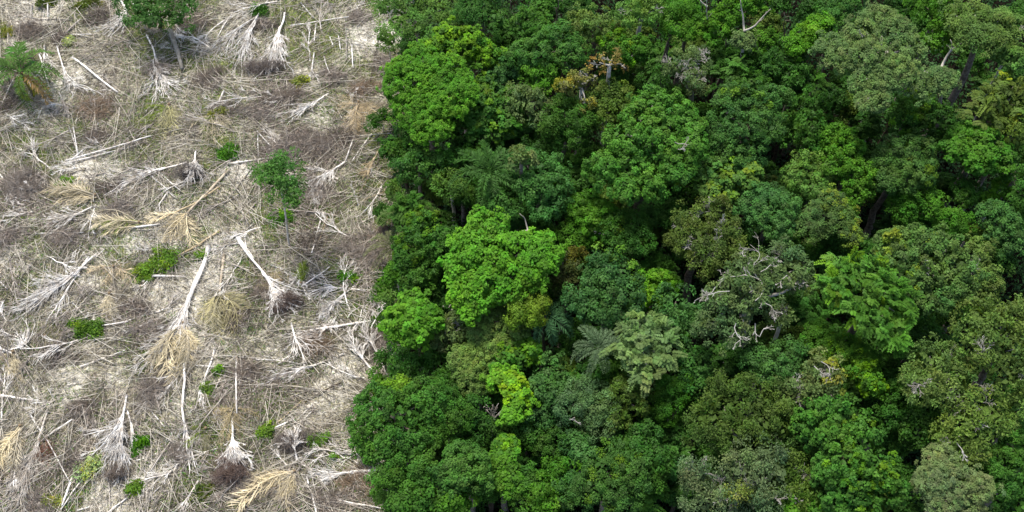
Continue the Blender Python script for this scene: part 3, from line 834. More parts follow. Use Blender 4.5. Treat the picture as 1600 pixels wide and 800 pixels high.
live_palm("small grey-green palm leaning out over the clearing edge", 612, 388, 6, 9, 3.6, (.13, .15, .07), up=.2)
live_palm("slim palm with drooping pale blue-green fronds in the gap below the puffy yellow heads", 853, 490, 19, 12, 4.0, (.055, .14, .052), droop=.7)
live_palm("pale star palm with stiff fronds left of the star-shaped pale tree", 935, 543, 20.5, 16, 3.0, (.085, .14, .065), up=.3)

# ------------------------------------------------------------------ dead standing wood in the forest
def snag(label, base_px, H, limbs, r=.16, color=(.5, .47, .42), side=3, key=None):
    """limbs: list of pixel polylines with heights [(u, v, z), ...]."""
    g = at(base_px[0], base_px[1], 0)
    base = np.array([g[0], g[1], float(gz(g[0], g[1]))])
    root = thing("dead_tree", base, label, "dead tree")
    tr = MB()
    first = at(*limbs[0][0]) - base
    tr.tube(bend((0, 0, 0), first, 6, .02), np.linspace(r * 1.3, r, 6), 6)
    tr.obj("trunk", M_DEAD, root, color, smooth=True)
    for L in limbs:
        b = MB()
        P = np.array([at(*q) - base for q in L])
        fine = np.vstack([bend(P[i], P[i + 1], 4, .05)[(1 if i else 0):] for i in range(len(P) - 1)])
        twiggy(b, fine, r, .04, side, .22, 2, .9, 5, .6, .35)
        b.obj("branch", M_DEAD, root, color)
    return root
snag("dead white forked snag standing above the black gap", (1462, 190), 24, [[(1471, 105, 20), (1486, 78, 22), (1485, 62, 24)], [(1486, 78, 22), (1502, 67, 23.5)]], .2, side=1)
snag("dead white tree with two long forking limbs above the grey ball-shaped top", (1160, 120), 22, [[(1163, 48, 20), (1160, 20, 22), (1157, 0, 24)], [(1163, 48, 20), (1187, 32, 22), (1204, 14, 24)]], .14, side=2)
snag("slim straight white dead stem with side twigs at the top of the forest", (1103, 120), 22, [[(1104, 60, 14), (1105, 30, 19), (1105, -8, 25)], [(1105, 38, 18), (1122, 34, 19)], [(1105, 10, 22), (1094, 0, 23)]], .12, side=1)
snag("white dead twig ball among green crowns in the lower forest", (770, 690), 17, [[(772, 655, 14), (760, 640, 15.5)], [(772, 655, 14), (770, 632, 16)], [(772, 655, 14), (785, 640, 15.5)], [(772, 655, 14), (779, 630, 16)], [(772, 655, 14), (757, 630, 16)]], .09, side=6)
snag("dead white limb with twigs beside the brightest flat-topped crown at the forest edge", (697, 530), 14, [[(695, 498, 11), (699, 485, 12.5), (704, 476, 13.5)], [(699, 485, 12.5), (710, 482, 13)], [(699, 485, 12.5), (692, 478, 13.4)]], .11, side=4)
snag("thin white dead stem sticking up beyond the brightest flat-topped crown", (826, 372), 19, [[(825, 360, 19), (820, 342, 20), (812, 334, 21)]], .1, side=1)
for i, (u, v, H) in enumerate([(796, 20, 20), (1223, 40, 20), (868, 15, 22), (1140, 95, 14)]):
    snag(auto_label("bare grey trunk standing upright in shade", u, v, True), (u, v + 95), H, [[(u, v + 30, H * .6), (u + 1, v, H * .8), (u + 2, v - 20, H)]], .12, (.2, .17, .14), 2)

# ------------------------------------------------------------------ the clearing
WHITE, GREYW, TANW, DARKW = (.90, .885, .85), (.50, .47, .43), (.52, .43, .28), (.13, .11, .09)
def gp(u, v, h=0.0):
    p = at(u, v, 0)
    p[2] = float(gz(p[0], p[1])) + h
    q = at(u, v, p[2])                                   # once more at the height found
    q[2] = float(gz(q[0], q[1])) + h
    return q
def poly(px_pts, h0=.25, k=4, amp=.03, h1=None):
    n = len(px_pts)
    P = [gp(u, v, h0 + ((h1 if h1 is not None else h0) - h0) * i / max(1, n - 1)) for i, (u, v) in enumerate(px_pts)]
    return np.vstack([bend(P[i], P[i + 1], k, amp)[(1 if i else 0):] for i in range(n - 1)])
def twig_cloud(c, rx, ry, h, k, r, ln, tint_sd=.2, lift=.5, up=.35):
    """k fine twigs heaped in a dome at c."""
    mb = MB()
    a = rng.uniform(0, 2 * math.pi, k)
    q = np.abs(rng.normal(0, .55, k)) ** .8 * (1 + .3 * np.sin(a * 2 + rng.uniform(0, 6)) + .22 * np.sin(a * 5 + rng.uniform(0, 6)))
    lob = rng.normal(0, .42, (5, 2))
    pick = rng.integers(0, 5, k)
    P = np.stack([np.cos(a) * q * rx * .8 + lob[pick, 0] * rx, np.sin(a) * q * ry * .8 + lob[pick, 1] * ry, h * np.clip(1 - q * q, .02, 1) * rng.uniform(.15, 1.0, k)], 1)
    dv = np.stack([np.cos(a) * .7 + rng.normal(0, .7, k), np.sin(a) * .7 + rng.normal(0, .7, k), rng.normal(up, .4, k)], 1)
    dv = unit(dv) * (ln * rng.uniform(.4, 1.3, k))[:, None]
    mb.prisms(c + P - dv * .3, c + P + dv * .7, r * rng.uniform(.7, 1.3, k), r * .5, np.clip(rng.normal(1, tint_sd, (k, 1)), .3, 2.6) * np.ones((k, 3)))
    return mb
GF = "felled trees lying in the clearing"
def fallen(label, key, path, tips, r=.2, color=WHITE, dome=0.0, brush=None, side=5, reach=.3, lim=.46, bcol=(.25, .21, .18)):
    """A felled tree: path = trunk pixels from butt to fork, tips = where its main limbs end; brush = (u, v, rx, ry) of the fine twigs at its top."""
    color = tuple(np.array(color) * rng.uniform(.85, 1.1))
    base = gp(*path[0])
    root = thing("fallen_tree", base, label, "fallen tree", GF)
    if key:
        LAND.append((path[-1][0] * .5 + tips[0][0] * .5, path[-1][1] * .5 + tips[0][1] * .5, key, False))
    t = MB()
    tp = poly(path, r + .1, 5, .025, r + .35 + dome * .4)
    t.tube(tp - base, np.linspace(r * .9, r * .65, len(tp)), 7)
    t.obj("trunk", M_DEAD, root, color, smooth=True)
    fork = tp[-1]
    main = unit(tp[-1] - tp[-3])
    fk = path[-1]
    more = [((a[0] + b[0]) / 2 + rng.normal(0, 4), (a[1] + b[1]) / 2 + rng.normal(0, 3)) for a, b in zip(tips, tips[1:])]
    more += [(a[0] + rng.normal(0, 7), a[1] + rng.normal(0, 5)) for a in tips]
    for n_, (u, v) in enumerate(list(tips) + more):
        b = MB()
        f_ = 1.0 if n_ < len(tips) else rng.uniform(.65, .95)
        fork = tp[-1] if n_ % 3 == 0 else tp[-1 - rng.integers(1, max(2, len(tp) // 2))]
        e = gp(fk[0] + (u - fk[0]) * f_, fk[1] + (v - fk[1]) * f_, .45 + dome * rng.uniform(.2, .7))
        L = np.linalg.norm(e - fork)
        c1 = fork + main * L * .45 + UP * dome * .6                 # leaves along the trunk's line, then bends to its tip
        s = np.linspace(0, 1, 8)[:, None]
        w = (1 - s) ** 2 * fork + 2 * s * (1 - s) * c1 + s * s * e
        w[1:-1] += rng.normal(0, .016 * L, (6, 3)) * np.array([1, 1, .5])
        twiggy(b, w - base, r * lim * (1.0 if n_ < len(tips) else .7), .042, side, reach * 1.25, 2, .42, 5, .22)
        b.obj("branch", M_DEAD, root, np.array(color) * rng.uniform(.65, 1.1))
    if brush:
        u, v, rx, ry = brush
        s = depth_at(v, 0) / F
        c = gp(u, v) - base
        k = int(rx * ry * 2.6)
        twig_cloud(c, rx * s, ry * s / SP * .9, .8 + dome, k, .022, 1.3, .3).obj("twigs", M_DEAD, root, bcol)
    USED.add(label)
    return root
FALLEN = [
 ("bleached felled treetop fanned out beside the dark leafy tree at the frame's top", "treetop under the dark leafy tree", [(183,-4),(196,12)], [(145,50),(160,56),(188,57),(172,45)], .2, {}),
 ("crooked pale fallen tree forking near the half green palm", "crooked fork near the half green palm", [(89,72),(102,115)], [(115,150),(160,147),(108,138)], .14, {}),
 ("grey fallen treetop with wiry branches below the half green palm", None, [(92,143),(98,157)], [(100,188),(112,180),(85,182)], .12, dict(color=GREYW)),
 ("branching pale fallen tree fanning out below the thick mossy log", "fan below the thick log", [(229,55),(238,72),(245,103)], [(237,165),(265,150),(290,138),(222,150)], .16, dict(side=6)),
 ("pale treetop with long thin limbs sweeping down left of the domed bare crown", None, [(400,26),(384,36)], [(325,75),(332,96),(352,90)], .16, {}),
 ("long-limbed white felled tree with limbs raked like a broom near the top edge", "raked white broom tree", [(418,2),(401,28)], [(375,130),(352,88),(386,112),(366,105)], .18, {}),
 ("white felled tree with big domed bare crown of grey twigs near the top edge", "domed bare crown at the top", [(445,20),(438,45)], [(400,103),(415,116),(428,108),(460,112),(440,100)], .2, dict(dome=1.0, brush=(412,110,28,16), bcol=(.27,.24,.22))),
 ("small white Y-shaped fallen stem above the purple brush", None, [(491,82),(487,112)], [(474,126),(500,126)], .13, dict(side=3)),
 ("fallen tree of long grey limbs sweeping to the big tan palm skeleton", None, [(513,146),(500,155)], [(425,180),(440,190),(468,172),(455,178)], .14, {}),
 ("pale fallen branch half sunk in the large grey brush mound at the frame's side", None, [(-4,268),(12,285),(15,300)], [(22,326),(45,314),(8,320)], .14, dict(side=4)),
 ("pale fallen tree with flat limbs below the straw palm fan", "flat-limbed tree by the straw fan", [(150,320),(128,331)], [(75,338),(70,350),(85,360),(95,328)], .14, {}),
 ("long white fallen limb curving left from beside the little domed crown", "curving limb by the little dome", [(292,254),(255,263)], [(202,285),(162,305),(168,276),(200,262)], .17, {}),
 ("little domed bare crown of radiating white branches over grey twigs", "little radiating dome", [(306,236),(305,249)], [(285,272),(299,290),(326,272),(290,285),(318,286)], .14, dict(dome=1.1, brush=(304,272,22,16), bcol=(.22,.20,.19))),
 ("white split fallen stem with a fluffy end above the straw heap", None, [(262,300),(247,322)], [(240,332),(250,330)], .14, dict(side=3)),
 ("grey fallen limb lying across sticks right of the tan trunked palm", None, [(373,304),(345,318)], [(308,336),(325,324)], .13, dict(color=GREYW)),
 ("big white fallen tree with claw-like limbs right of the round standing tree", "claw-limbed white tree", [(541,251),(520,265)], [(470,290),(505,292),(494,312),(484,322),(515,282)], .19, dict(side=6)),
 ("slender curved pale fallen tree near the forest edge palms", None, [(598,288),(582,315)], [(557,340),(584,347)], .14, dict(side=3)),
 ("slender tan fallen tree leaning out from the wide saturated green dome", None, [(612,200),(583,252)], [(560,275),(570,290),(563,268)], .14, dict(color=TANW)),
 ("sprawling white fallen tree whose limbs stream toward the frame's side", "streaming white tree", [(151,397),(120,425)], [(4,485),(20,502),(30,475),(45,460),(50,436),(62,455)], .2, dict(side=6)),
 ("white fallen tree forked low beside the olive palm heap", None, [(139,401),(100,460)], [(72,502),(84,505)], .15, dict(side=4)),
 ("spiky white fallen stems bursting above the straw fan at the frame's side", None, [(-4,554),(30,543)], [(55,507),(45,520),(25,515),(40,500)], .15, dict(side=3)),
 ("thin crooked grey branch hooked over the olive palm heap", None, [(128,485),(102,513)], [(95,532),(92,545)], .1, dict(color=GREYW, side=3)),
 ("largest twin-trunked white felled tree with limbs spreading over straw fronds", "largest twin-trunked tree", [(327,388),(305,440),(287,490)], [(200,578),(215,570),(240,545),(228,560),(262,548),(285,565)], .27, dict(side=6)),
 ("second long trunk of white wood lying alongside the largest twin-trunked tree", None, [(325,393),(308,440),(293,478)], [(270,540),(285,530),(262,520)], .22, dict(side=4)),
 ("tall crooked white trunk lying straight down from the straw fronds", "crooked white trunk", [(287,560),(285,635),(288,660)], [(295,748),(310,742),(291,700)], .19, dict(side=4, reach=.2)),
 ("slanting white pole tree that ends in a small hook of twigs", None, [(336,543),(318,595)], [(304,641),(318,640)], .14, dict(side=3)),
 ("white trunk ending in a purplish twig dome right of the olive straw heap", "purple twig dome", [(369,369),(400,412),(428,450)], [(420,490),(435,497),(450,485),(465,467),(476,455),(428,480),(458,478)], .2, dict(dome=1.1, brush=(447,478,32,17), bcol=(.22,.175,.155))),
 ("white fallen tree lying level with limbs spread behind the twig dome", None, [(586,455),(555,452),(520,449)], [(478,462),(503,464),(490,440)], .15, dict(side=4)),
 ("white fallen tree with clawed fingers pointing toward bare soil", "clawed fingers tree", [(575,431),(529,466)], [(494,492),(498,502),(506,502),(514,494)], .16, dict(side=4)),
 ("long fallen tree of parallel grey-white limbs above the reddish brush", None, [(587,500),(548,506),(505,512)], [(440,526),(448,542),(480,516),(460,535)], .19, dict(side=5)),
 ("bare branched dead tree leaning from the forest edge with many fingers", "bare tree at the forest edge", [(593,600),(562,555)], [(555,508),(544,530),(578,530),(550,545)], .16, dict(dome=.8, side=6)),
 ("second bare grey tree tangled at the forest edge beside brown scrub", None, [(605,586),(583,541)], [(572,505),(591,510),(561,520)], .14, dict(dome=.8, side=5)),
 ("white fallen tree tapering to a spray of limbs over pale soil", None, [(538,552),(478,573)], [(408,600),(420,590),(440,586),(450,597)], .17, dict(side=5)),
 ("dense heap of parallel grey sticks from a felled tree near the bottom corner", "heap of grey sticks", [(75,640),(57,698)], [(4,792),(20,805),(30,780),(-2,772),(45,765),(60,742),(14,760)], .16, dict(color=(.58,.55,.5), side=7)),
 ("white upturned fan of curving branches above purple twigs near the bottom", "upturned white fan", [(198,617),(192,652)], [(130,680),(140,715),(160,735),(175,741),(190,741),(201,735),(150,695)], .18, dict(dome=.9, brush=(182,743,22,9), side=6)),
 ("white skeletal crown over a wide purple-brown twig dome near the bottom", "wide purple twig dome", [(363,650),(363,688)], [(334,735),(350,742),(366,746),(385,732),(393,720),(378,710)], .17, dict(dome=1.3, brush=(362,738,38,17), side=6, bcol=(.25,.19,.165))),
 ("white pole tree with shredded end beside the olive bush at the bottom", None, [(312,748),(295,775)], [(268,803),(285,803)], .14, dict(side=4)),
 ("bleached trunk reaching from the forest edge to the long tan palm mop", "bleached trunk at the palm mop", [(606,735),(570,736),(545,738)], [(470,724),(480,762),(495,746),(470,741)], .24, dict(side=6)),
 ("white treetop branching upward like coral above the long tan palm mop", "coral-like white treetop", [(464,719),(461,704)], [(430,693),(444,672),(462,668),(479,690),(455,682)], .14, dict(dome=.8, side=6, brush=(458,690,26,16), bcol=(.25,.22,.20))),
 ("white split stems lying shoulder to shoulder left of the coral-like treetop", None, [(456,656),(430,668)], [(398,682),(408,680)], .15, dict(side=3)),
 ("small pale branch bent beside the coral-like white treetop", None, [(448,727),(438,716)], [(424,700),(432,702)], .1, dict(side=3)),
 ("curved grey-white limb looping near the green bush by bare soil", None, [(199,640),(205,660)], [(206,690),(199,722)], .14, dict(side=2)),
]
for lab, key, path, tips, r, opt in FALLEN:
    fallen(lab, key, path, tips, r, **opt)

# felled and withered palms
GP_ = "withered palms in the clearing"
STRAW, OLIVES, BROWNF = (.62, .55, .40), (.44, .42, .23), (.54, .44, .29)
def dead_palm(label, key, centre, tips, trunk=None, color=STRAW, lift=.9, green=0):
    c = gp(centre[0], centre[1], .3)
    root = thing("fallen_palm", gp(*centre), label, "fallen palm", GP_)
    o = np.array(root.location)
    if key:
        LAND.append((centre[0], centre[1], key, False))
    USED.add(label)
    t = MB()
    if trunk:
        tp = poly(trunk, .3, 5, .015)
        t.tube(tp - o, np.linspace(.2, .16, len(tp)), 7)
        tc = (.56, .49, .38)
    else:                                                  # only the crown's butt shows
        t.tube(np.array([[0, 0, -.1], [.05, .03, .35], [.1, .02, .8]]), [.24, .22, .16], 7)
        tc = (.25, .19, .12)
    t.obj("trunk", M_DEAD, root, tc, smooth=True)
    for i, (u, v) in enumerate(tips):
        for q in range(3):
            e = gp(u + rng.normal(0, 11), v + rng.normal(0, 8), rng.uniform(.1, .35))
            mid = c + UP * rng.uniform(0, .15) + rng.normal(0, .25, 3) * np.array([1, 1, 0])
            cl_ = rng.uniform(.62, 1.1)
            e = c + (e - c) * np.array([cl_, cl_, 1])
            cc = np.array(color) * rng.uniform(.55, 1.2)
            cc = cc * .6 + cc.mean() * np.array([.42, .4, .36]) if q == 1 else cc
            if i < green:
                cc = np.array((.16, .22, .03)) * rng.uniform(.8, 1.3)
            add_frond(root, FR_DRY[(i + q) % 4], mid - o, e - o, cc, rng.uniform(-.9, .9))
    return root
PALMS = [
 ("withered straw palm crown fanned out below the fan of pale limbs", "straw crown below the fan", (265,167), [(222,178),(240,202),(253,216),(272,216),(290,202)], None, OLIVES, 1),
 ("sprawled yellowish palm crown with one green frond on pale ground", "yellowish sprawled palm", (331,178), [(316,228),(300,206),(326,240),(345,214),(337,158)], None, STRAW, 1),
 ("big tan palm skeleton with long hanging fronds near the wide saturated green dome", "big tan palm skeleton", (560,163), [(542,216),(558,226),(572,224),(577,190),(602,184),(592,158),(538,182),(520,158)], None, BROWNF, 0),
 ("straw palm fan spread flat on bright ground with a stalk at one side", "straw palm fan", (150,308), [(65,300),(62,318),(80,290),(75,326),(100,284)], None, (.66,.58,.41), 0),
 ("tan palm fan with olive tinge pointing at the flat-limbed tree", "olive tinged palm fan", (218,351), [(140,366),(150,345),(165,357),(182,340),(142,378)], None, STRAW, 1),
 ("bright straw palm crown at the end of a long bare trunk", "straw palm with long trunk", (290,335), [(248,370),(260,387),(281,376),(240,358),(300,372),(272,366),(304,350)], [(359,264),(325,300),(292,334)], (.66,.58,.41), 0),
 ("big tan palm heap lying between streaming limbs and green shrub", "big tan palm heap", (178,420), [(150,436),(160,446),(200,440),(205,415),(172,403),(148,424),(190,450)], None, (.55,.46,.32), 0),
 ("small straw broom of palm stalks spread below the big tan heap", None, (172,462), [(160,496),(168,500),(179,496),(184,490)], None, STRAW, 0),
 ("straw palm fan bleached pale at the frame's side below white stems", None, (22,553), [(4,590),(20,597),(36,590),(-4,577)], None, (.66,.58,.41), 0),
 ("olive palm heap gone mouldy above dark brush", "olive palm heap", (72,528), [(60,506),(84,507),(102,520),(98,536),(75,545)], None, OLIVES, 0),
 ("bright straw fronds fallen where the largest twin-trunked tree ends", "straw fronds at the tree's end", (287,508), [(258,592),(275,597),(291,590),(306,577),(312,556),(255,570),(300,600)], None, (.66,.58,.41), 0),
 ("wide olive straw heap of palm fronds around a standing white stub", "olive straw heap", (344,460), [(310,516),(325,526),(345,532),(366,522),(381,500),(387,488),(315,492)], [(350,396),(347,425),(344,458)], (.46,.42,.24), 0),
 ("tan palm crown left of the purple twig dome", None, (440,442), [(412,422),(418,442),(430,420),(408,436)], None, (.50,.43,.27), 0),
 ("narrow yellow-green palm frond tuft standing above the purple twig dome", None, (470,446), [(486,400),(478,405),(466,415)], None, OLIVES, 3),
 ("long tan fronds spilling over the frame's side near the heap of grey sticks", None, (33,668), [(-4,762),(-4,730),(4,748),(12,715)], None, (.66,.58,.41), 0),
 ("tan palm crown with dry brown fronds beneath two white posts", "palm beneath white posts", (368,640), [(335,666),(350,682),(344,652),(320,652),(376,672),(383,652)], [(370,556),(370,600),(369,640)], (.50,.42,.25), 0),
 ("small yellow withered palm tuft left of the wide purple twig dome", None, (322,672), [(302,668),(300,690),(318,695)], None, OLIVES, 2),
 ("long tan palm mop spilling toward the bottom edge", "long tan palm mop", (460,739), [(360,771),(375,792),(400,757),(420,792),(440,806),(452,794),(405,744),(385,780)], None, (.66,.58,.41), 0),
]
for lab, key, c, tips, tr, colr, g in PALMS:
    dead_palm(lab, key, c, tips, tr, colr, green=g)
# the living palm left in the clearing
pr = live_palm("half green palm with yellowing fronds and one rusty dead frond left standing in the clearing", 32, 112, 5.5, 10, 5.4, (.07, .15, .028), up=.25)
o_ = np.array(pr.location)
c_ = at(32, 112, 5.5) - o_
for u, v, cc, lb_ in ((84, 160, (.40, .27, .13), "rusty dead frond"), (62, 150, (.25, .26, .04), "yellowing frond"), (40, 162, (.2, .25, .04), None), (78, 105, (.03, .13, .02), None), (-8, 112, (.04, .12, .03), None), (30, 68, (.05, .16, .02), None)):
    add_frond(pr, FR_GREEN[1], c_, gp(u, v, 1.6) - o_, cc, label=lb_)
LAND.append((40, 120, "half green palm", False))

# standing trees in the clearing
make_tree("broadleaf_tree", "dark leafy standing tree cut by the frame's top edge above the thick mossy log", 'loose', (.045, .12, .032), 8, [(225,12,24),(255,12,28),(290,6,20),(240,32,20),(205,2,18),(275,28,16),(215,30,12)], bark='dark', trunk_r=.2, dens=.7, lean=(250, 45))
make_tree("broadleaf_tree", "round standing tree with bare slender white trunk alone in the clearing", 'loose', (.05, .14, .036), 16, [(424,262,17),(446,264,16),(432,284,17),(456,292,14),(414,276,12),(461,312,9),(448,316,8),(436,252,10)], bark='white', dens=.75, trunk_r=.13, lean=(452, 386))
LAND += [(245, 10, "dark leafy standing tree", False), (440, 285, "round standing tree", False)]

# logs and poles
POLES = [  # (points, radius, colour, kind word)
 ([(113,90),(145,114),(184,144)], .2, WHITE), ([(61,84),(70,112),(78,136)], .16, WHITE), ([(55,112),(80,146)], .14, WHITE), ([(99,55),(126,30)], .2, GREYW), ([(50,28),(80,30),(115,32)], .13, GREYW),
 ([(65,-4),(64,33)], .1, GREYW), ([(69,-4),(68,28)], .1, WHITE), ([(75,-4),(75,27)], .13, WHITE), ([(50,6),(46,40)], .1, GREYW), ([(110,54),(150,53)], .14, WHITE), ([(0,196),(33,169)], .12, TANW), ([(2,166),(20,125)], .1, WHITE),
 ([(265,46),(285,108)], .42, (.40,.38,.33)), ([(350,142),(342,160),(333,180)], .2, WHITE), ([(453,40),(500,33),(545,26)], .13, WHITE), ([(494,38),(491,66)], .16, WHITE), ([(529,56),(532,77)], .14, WHITE),
 ([(515,57),(521,72)], .12, WHITE), ([(540,30),(541,95)], .11, GREYW), ([(550,70),(552,106)], .1, WHITE), ([(506,88),(516,116)], .12, WHITE), ([(591,62),(585,90),(578,130)], .13, DARKW), ([(560,102),(600,99)], .1, DARKW),
 ([(556,204),(540,250)], .14, WHITE), ([(581,209),(547,256)], .15, WHITE), ([(355,256),(400,250),(438,242)], .15, WHITE), ([(102,251),(170,232),(236,212)], .19, WHITE), ([(108,254),(170,238),(218,225)], .17, WHITE),
 ([(108,198),(122,244)], .15, WHITE), ([(114,198),(122,240)], .11, WHITE), ([(40,343),(95,342),(152,341)], .13, WHITE), ([(55,365),(130,363)], .13, WHITE), ([(237,275),(258,293),(276,310)], .17, WHITE), ([(252,272),(281,297)], .11, WHITE),
 ([(345,290),(300,320),(240,346)], .18, TANW), ([(400,253),(375,285),(350,318)], .13, GREYW), ([(345,360),(310,383),(276,401)], .2, TANW), ([(402,314),(372,350)], .13, GREYW), ([(368,364),(382,384),(397,404)], .2, WHITE),
 ([(326,384),(322,401)], .36, (.8,.77,.72)), ([(198,357),(250,350)], .2, WHITE), ([(503,337),(495,365),(487,395)], .15, WHITE), ([(513,335),(503,365),(494,390)], .16, TANW), ([(548,287),(560,320)], .15, WHITE), ([(602,329),(560,350)], .13, WHITE),
 ([(420,330),(436,366)], .12, WHITE), ([(460,319),(485,332),(512,335)], .13, GREYW), ([(145,511),(200,502)], .13, WHITE), ([(195,503),(228,492),(263,481)], .14, WHITE), ([(200,520),(240,500)], .12, WHITE), ([(125,573),(160,560),(196,547)], .14, WHITE),
 ([(113,473),(137,498)], .13, WHITE), ([(235,431),(290,432)], .22, WHITE), ([(248,432),(225,465),(200,500)], .12, GREYW), ([(235,440),(205,481)], .11, GREYW), ([(222,450),(200,476)], .1, GREYW), ([(370,556),(370,646)], .17, WHITE),
 ([(379,565),(374,602)], .15, WHITE), ([(355,556),(402,560)], .11, WHITE), ([(305,571),(360,573)], .1, WHITE), ([(318,471),(338,488),(356,508)], .1, (.5,.52,.16)), ([(515,417),(494,432),(470,448)], .13, WHITE), ([(400,562),(465,567)], .14, WHITE),
 ([(410,556),(455,562)], .1, WHITE), ([(395,612),(430,572),(470,540)], .12, WHITE), ([(-4,617),(30,622),(60,626)], .2, WHITE), ([(35,604),(36,710)], .11, GREYW), ([(46,645),(75,690),(109,753)], .13, WHITE), ([(55,695),(85,673),(113,655)], .15, WHITE),
 ([(113,746),(105,768),(97,790)], .2, WHITE), ([(133,744),(112,770),(95,796)], .14, WHITE), ([(275,680),(255,706),(235,736)], .15, GREYW), ([(236,642),(258,668)], .12, WHITE), ([(239,602),(251,645)], .1, GREYW), ([(488,632),(472,648),(455,666)], .14, WHITE),
 ([(493,637),(475,655),(461,668)], .13, WHITE), ([(473,625),(440,655),(402,682)], .13, TANW), ([(532,598),(500,614),(470,632)], .14, DARKW), ([(510,704),(491,722)], .2, WHITE), ([(500,774),(550,786),(602,796)], .16, WHITE), ([(510,777),(543,774)], .15, WHITE),
 ([(487,770),(495,804)], .18, WHITE), ([(479,744),(482,756)], .14, WHITE), ([(430,122),(442,156)], .12, GREYW), ([(200,604),(165,640)], .1, GREYW), ([(402,205),(423,228)], .12, WHITE), ([(403,210),(404,245)], .12, WHITE), ([(530,220),(547,200)], .12, WHITE),
 ([(370,310),(388,350)], .1, GREYW), ([(383,346),(386,395)], .12, WHITE), ([(150,402),(165,388)], .14, WHITE), ([(170,410),(210,396)], .1, GREYW), ([(0,455),(30,428)], .1, GREYW), ([(0,440),(12,452)], .16, WHITE), ([(420,395),(405,450)], .1, GREYW),
 ([(545,12),(580,38)], .09, GREYW), ([(600,365),(572,392)], .12, WHITE), ([(575,395),(602,402)], .12, WHITE), ([(600,548),(560,572)], .1, GREYW), ([(560,640),(535,668)], .1, GREYW), ([(170,748),(172,798)], .1, GREYW), ([(250,760),(215,798)], .11, WHITE),
 ([(86,730),(87,780)], .09, GREYW), ([(120,798),(150,788)], .12, WHITE), ([(300,90),(318,60)], .1, GREYW), ([(362,22),(340,58)], .11, WHITE), ([(470,4),(490,28)], .12, WHITE), ([(150,5),(120,-2)], .12, WHITE), ([(600,90),(597,130)], .11, WHITE), ([(603,60),(599,88)], .12, WHITE),
 ([(20,60),(26,40)], .1, GREYW), ([(60,230),(50,245)], .1, WHITE), ([(205,215),(160,235)], .1, GREYW), ([(440,210),(395,222)], .1, WHITE), ([(330,620),(345,590)], .1, GREYW), ([(420,640),(432,618)], .1, GREYW), ([(555,320),(600,300)], .09, TANW),
]
GL = "loose poles and logs lying in the clearing"
def slope_word(p):
    dx, dy = p[-1][0] - p[0][0], p[-1][1] - p[0][1]
    if abs(dy) < .25 * abs(dx):
        return "crosswise"
    if abs(dx) < .25 * abs(dy):
        return "upright-lying"
    return "slanting"
for P, r, c in POLES:
    L = math.hypot(P[-1][0] - P[0][0], P[-1][1] - P[0][1])
    cn = {WHITE: 'white', GREYW: 'grey', TANW: 'tan', DARKW: 'dark'}.get(c, 'pale')
    w = "log" if r >= .17 else "pole"
    ad = ("long" if L > 75 else "short" if L < 40 else "mid-length")
    sl = {"crosswise": "lying crosswise", "upright-lying": "lying lengthwise", "slanting": "lying aslant"}[slope_word(P)]
    u, v = (P[0][0] + P[-1][0]) / 2, (P[0][1] + P[-1][1]) / 2
    lab = auto_label(f"{ad} {cn} {w} {sl}", u, v, False)
    if r > .4:
        lab = "thick mossy grey log lying below the dark leafy standing tree"
        LAND.append((275, 78, "thick mossy log", False))
    if c == (.5, .52, .16):
        lab = "thin yellow-green stalk lying across the olive straw heap"
    base = gp(*P[0])
    b = MB()
    pp = poly(P, r + .12, 5, .012, r + random.choice([.1, .15, .5]))
    rr = r * (.8 if r < .3 else 1)
    c0, c = c, tuple(np.array(c) * rng.uniform(.72, 1.1))
    b.tube(pp - base, np.linspace(rr, rr * rng.uniform(.5, .85), len(pp)), 7)
    o = b.obj("log" if w == "log" else "wooden_pole", M_DEAD, None, c, smooth=True)
    o.location = base
    tag(o, lab, "log" if w == "log" else "pole", GL)

# loose dead branches, each forking into twigs
GB = "dead branches strewn over the clearing"
n_b = 0
while n_b < 165:
    u, v = rng.uniform(-5, 612), rng.uniform(-5, 805)
    c = gp(u, v)
    if c[0] > float(edge_x(c[1])) - 1:
        continue
    a = float(fbm(c[0], c[1], 9, 41, 2)) * 7 + rng.normal(0, .5)
    L = rng.uniform(2.8, 8.5)
    col = [WHITE, WHITE, GREYW, (.34, .31, .28)][rng.integers(4)]
    cn = {WHITE: 'white', GREYW: 'grey'}.get(col, 'dull')
    lab = auto_label(f"{'large' if L > 4.5 else 'small'} {cn} forked dead branch", u, v, False)
    b = MB()
    e = np.array([math.cos(a), math.sin(a), rng.uniform(0, .06)]) * L
    twiggy(b, bend((0, 0, .2), e + UP * .25, 7, .05), rng.uniform(.06, .10) + .006 * L, .034, 9, .42, 2, .5, 5, .25, .15)
    o = b.obj("dead_branch", M_DEAD, None, col)
    o.location = c
    tag(o, lab, "branch", GB)
    n_b += 1

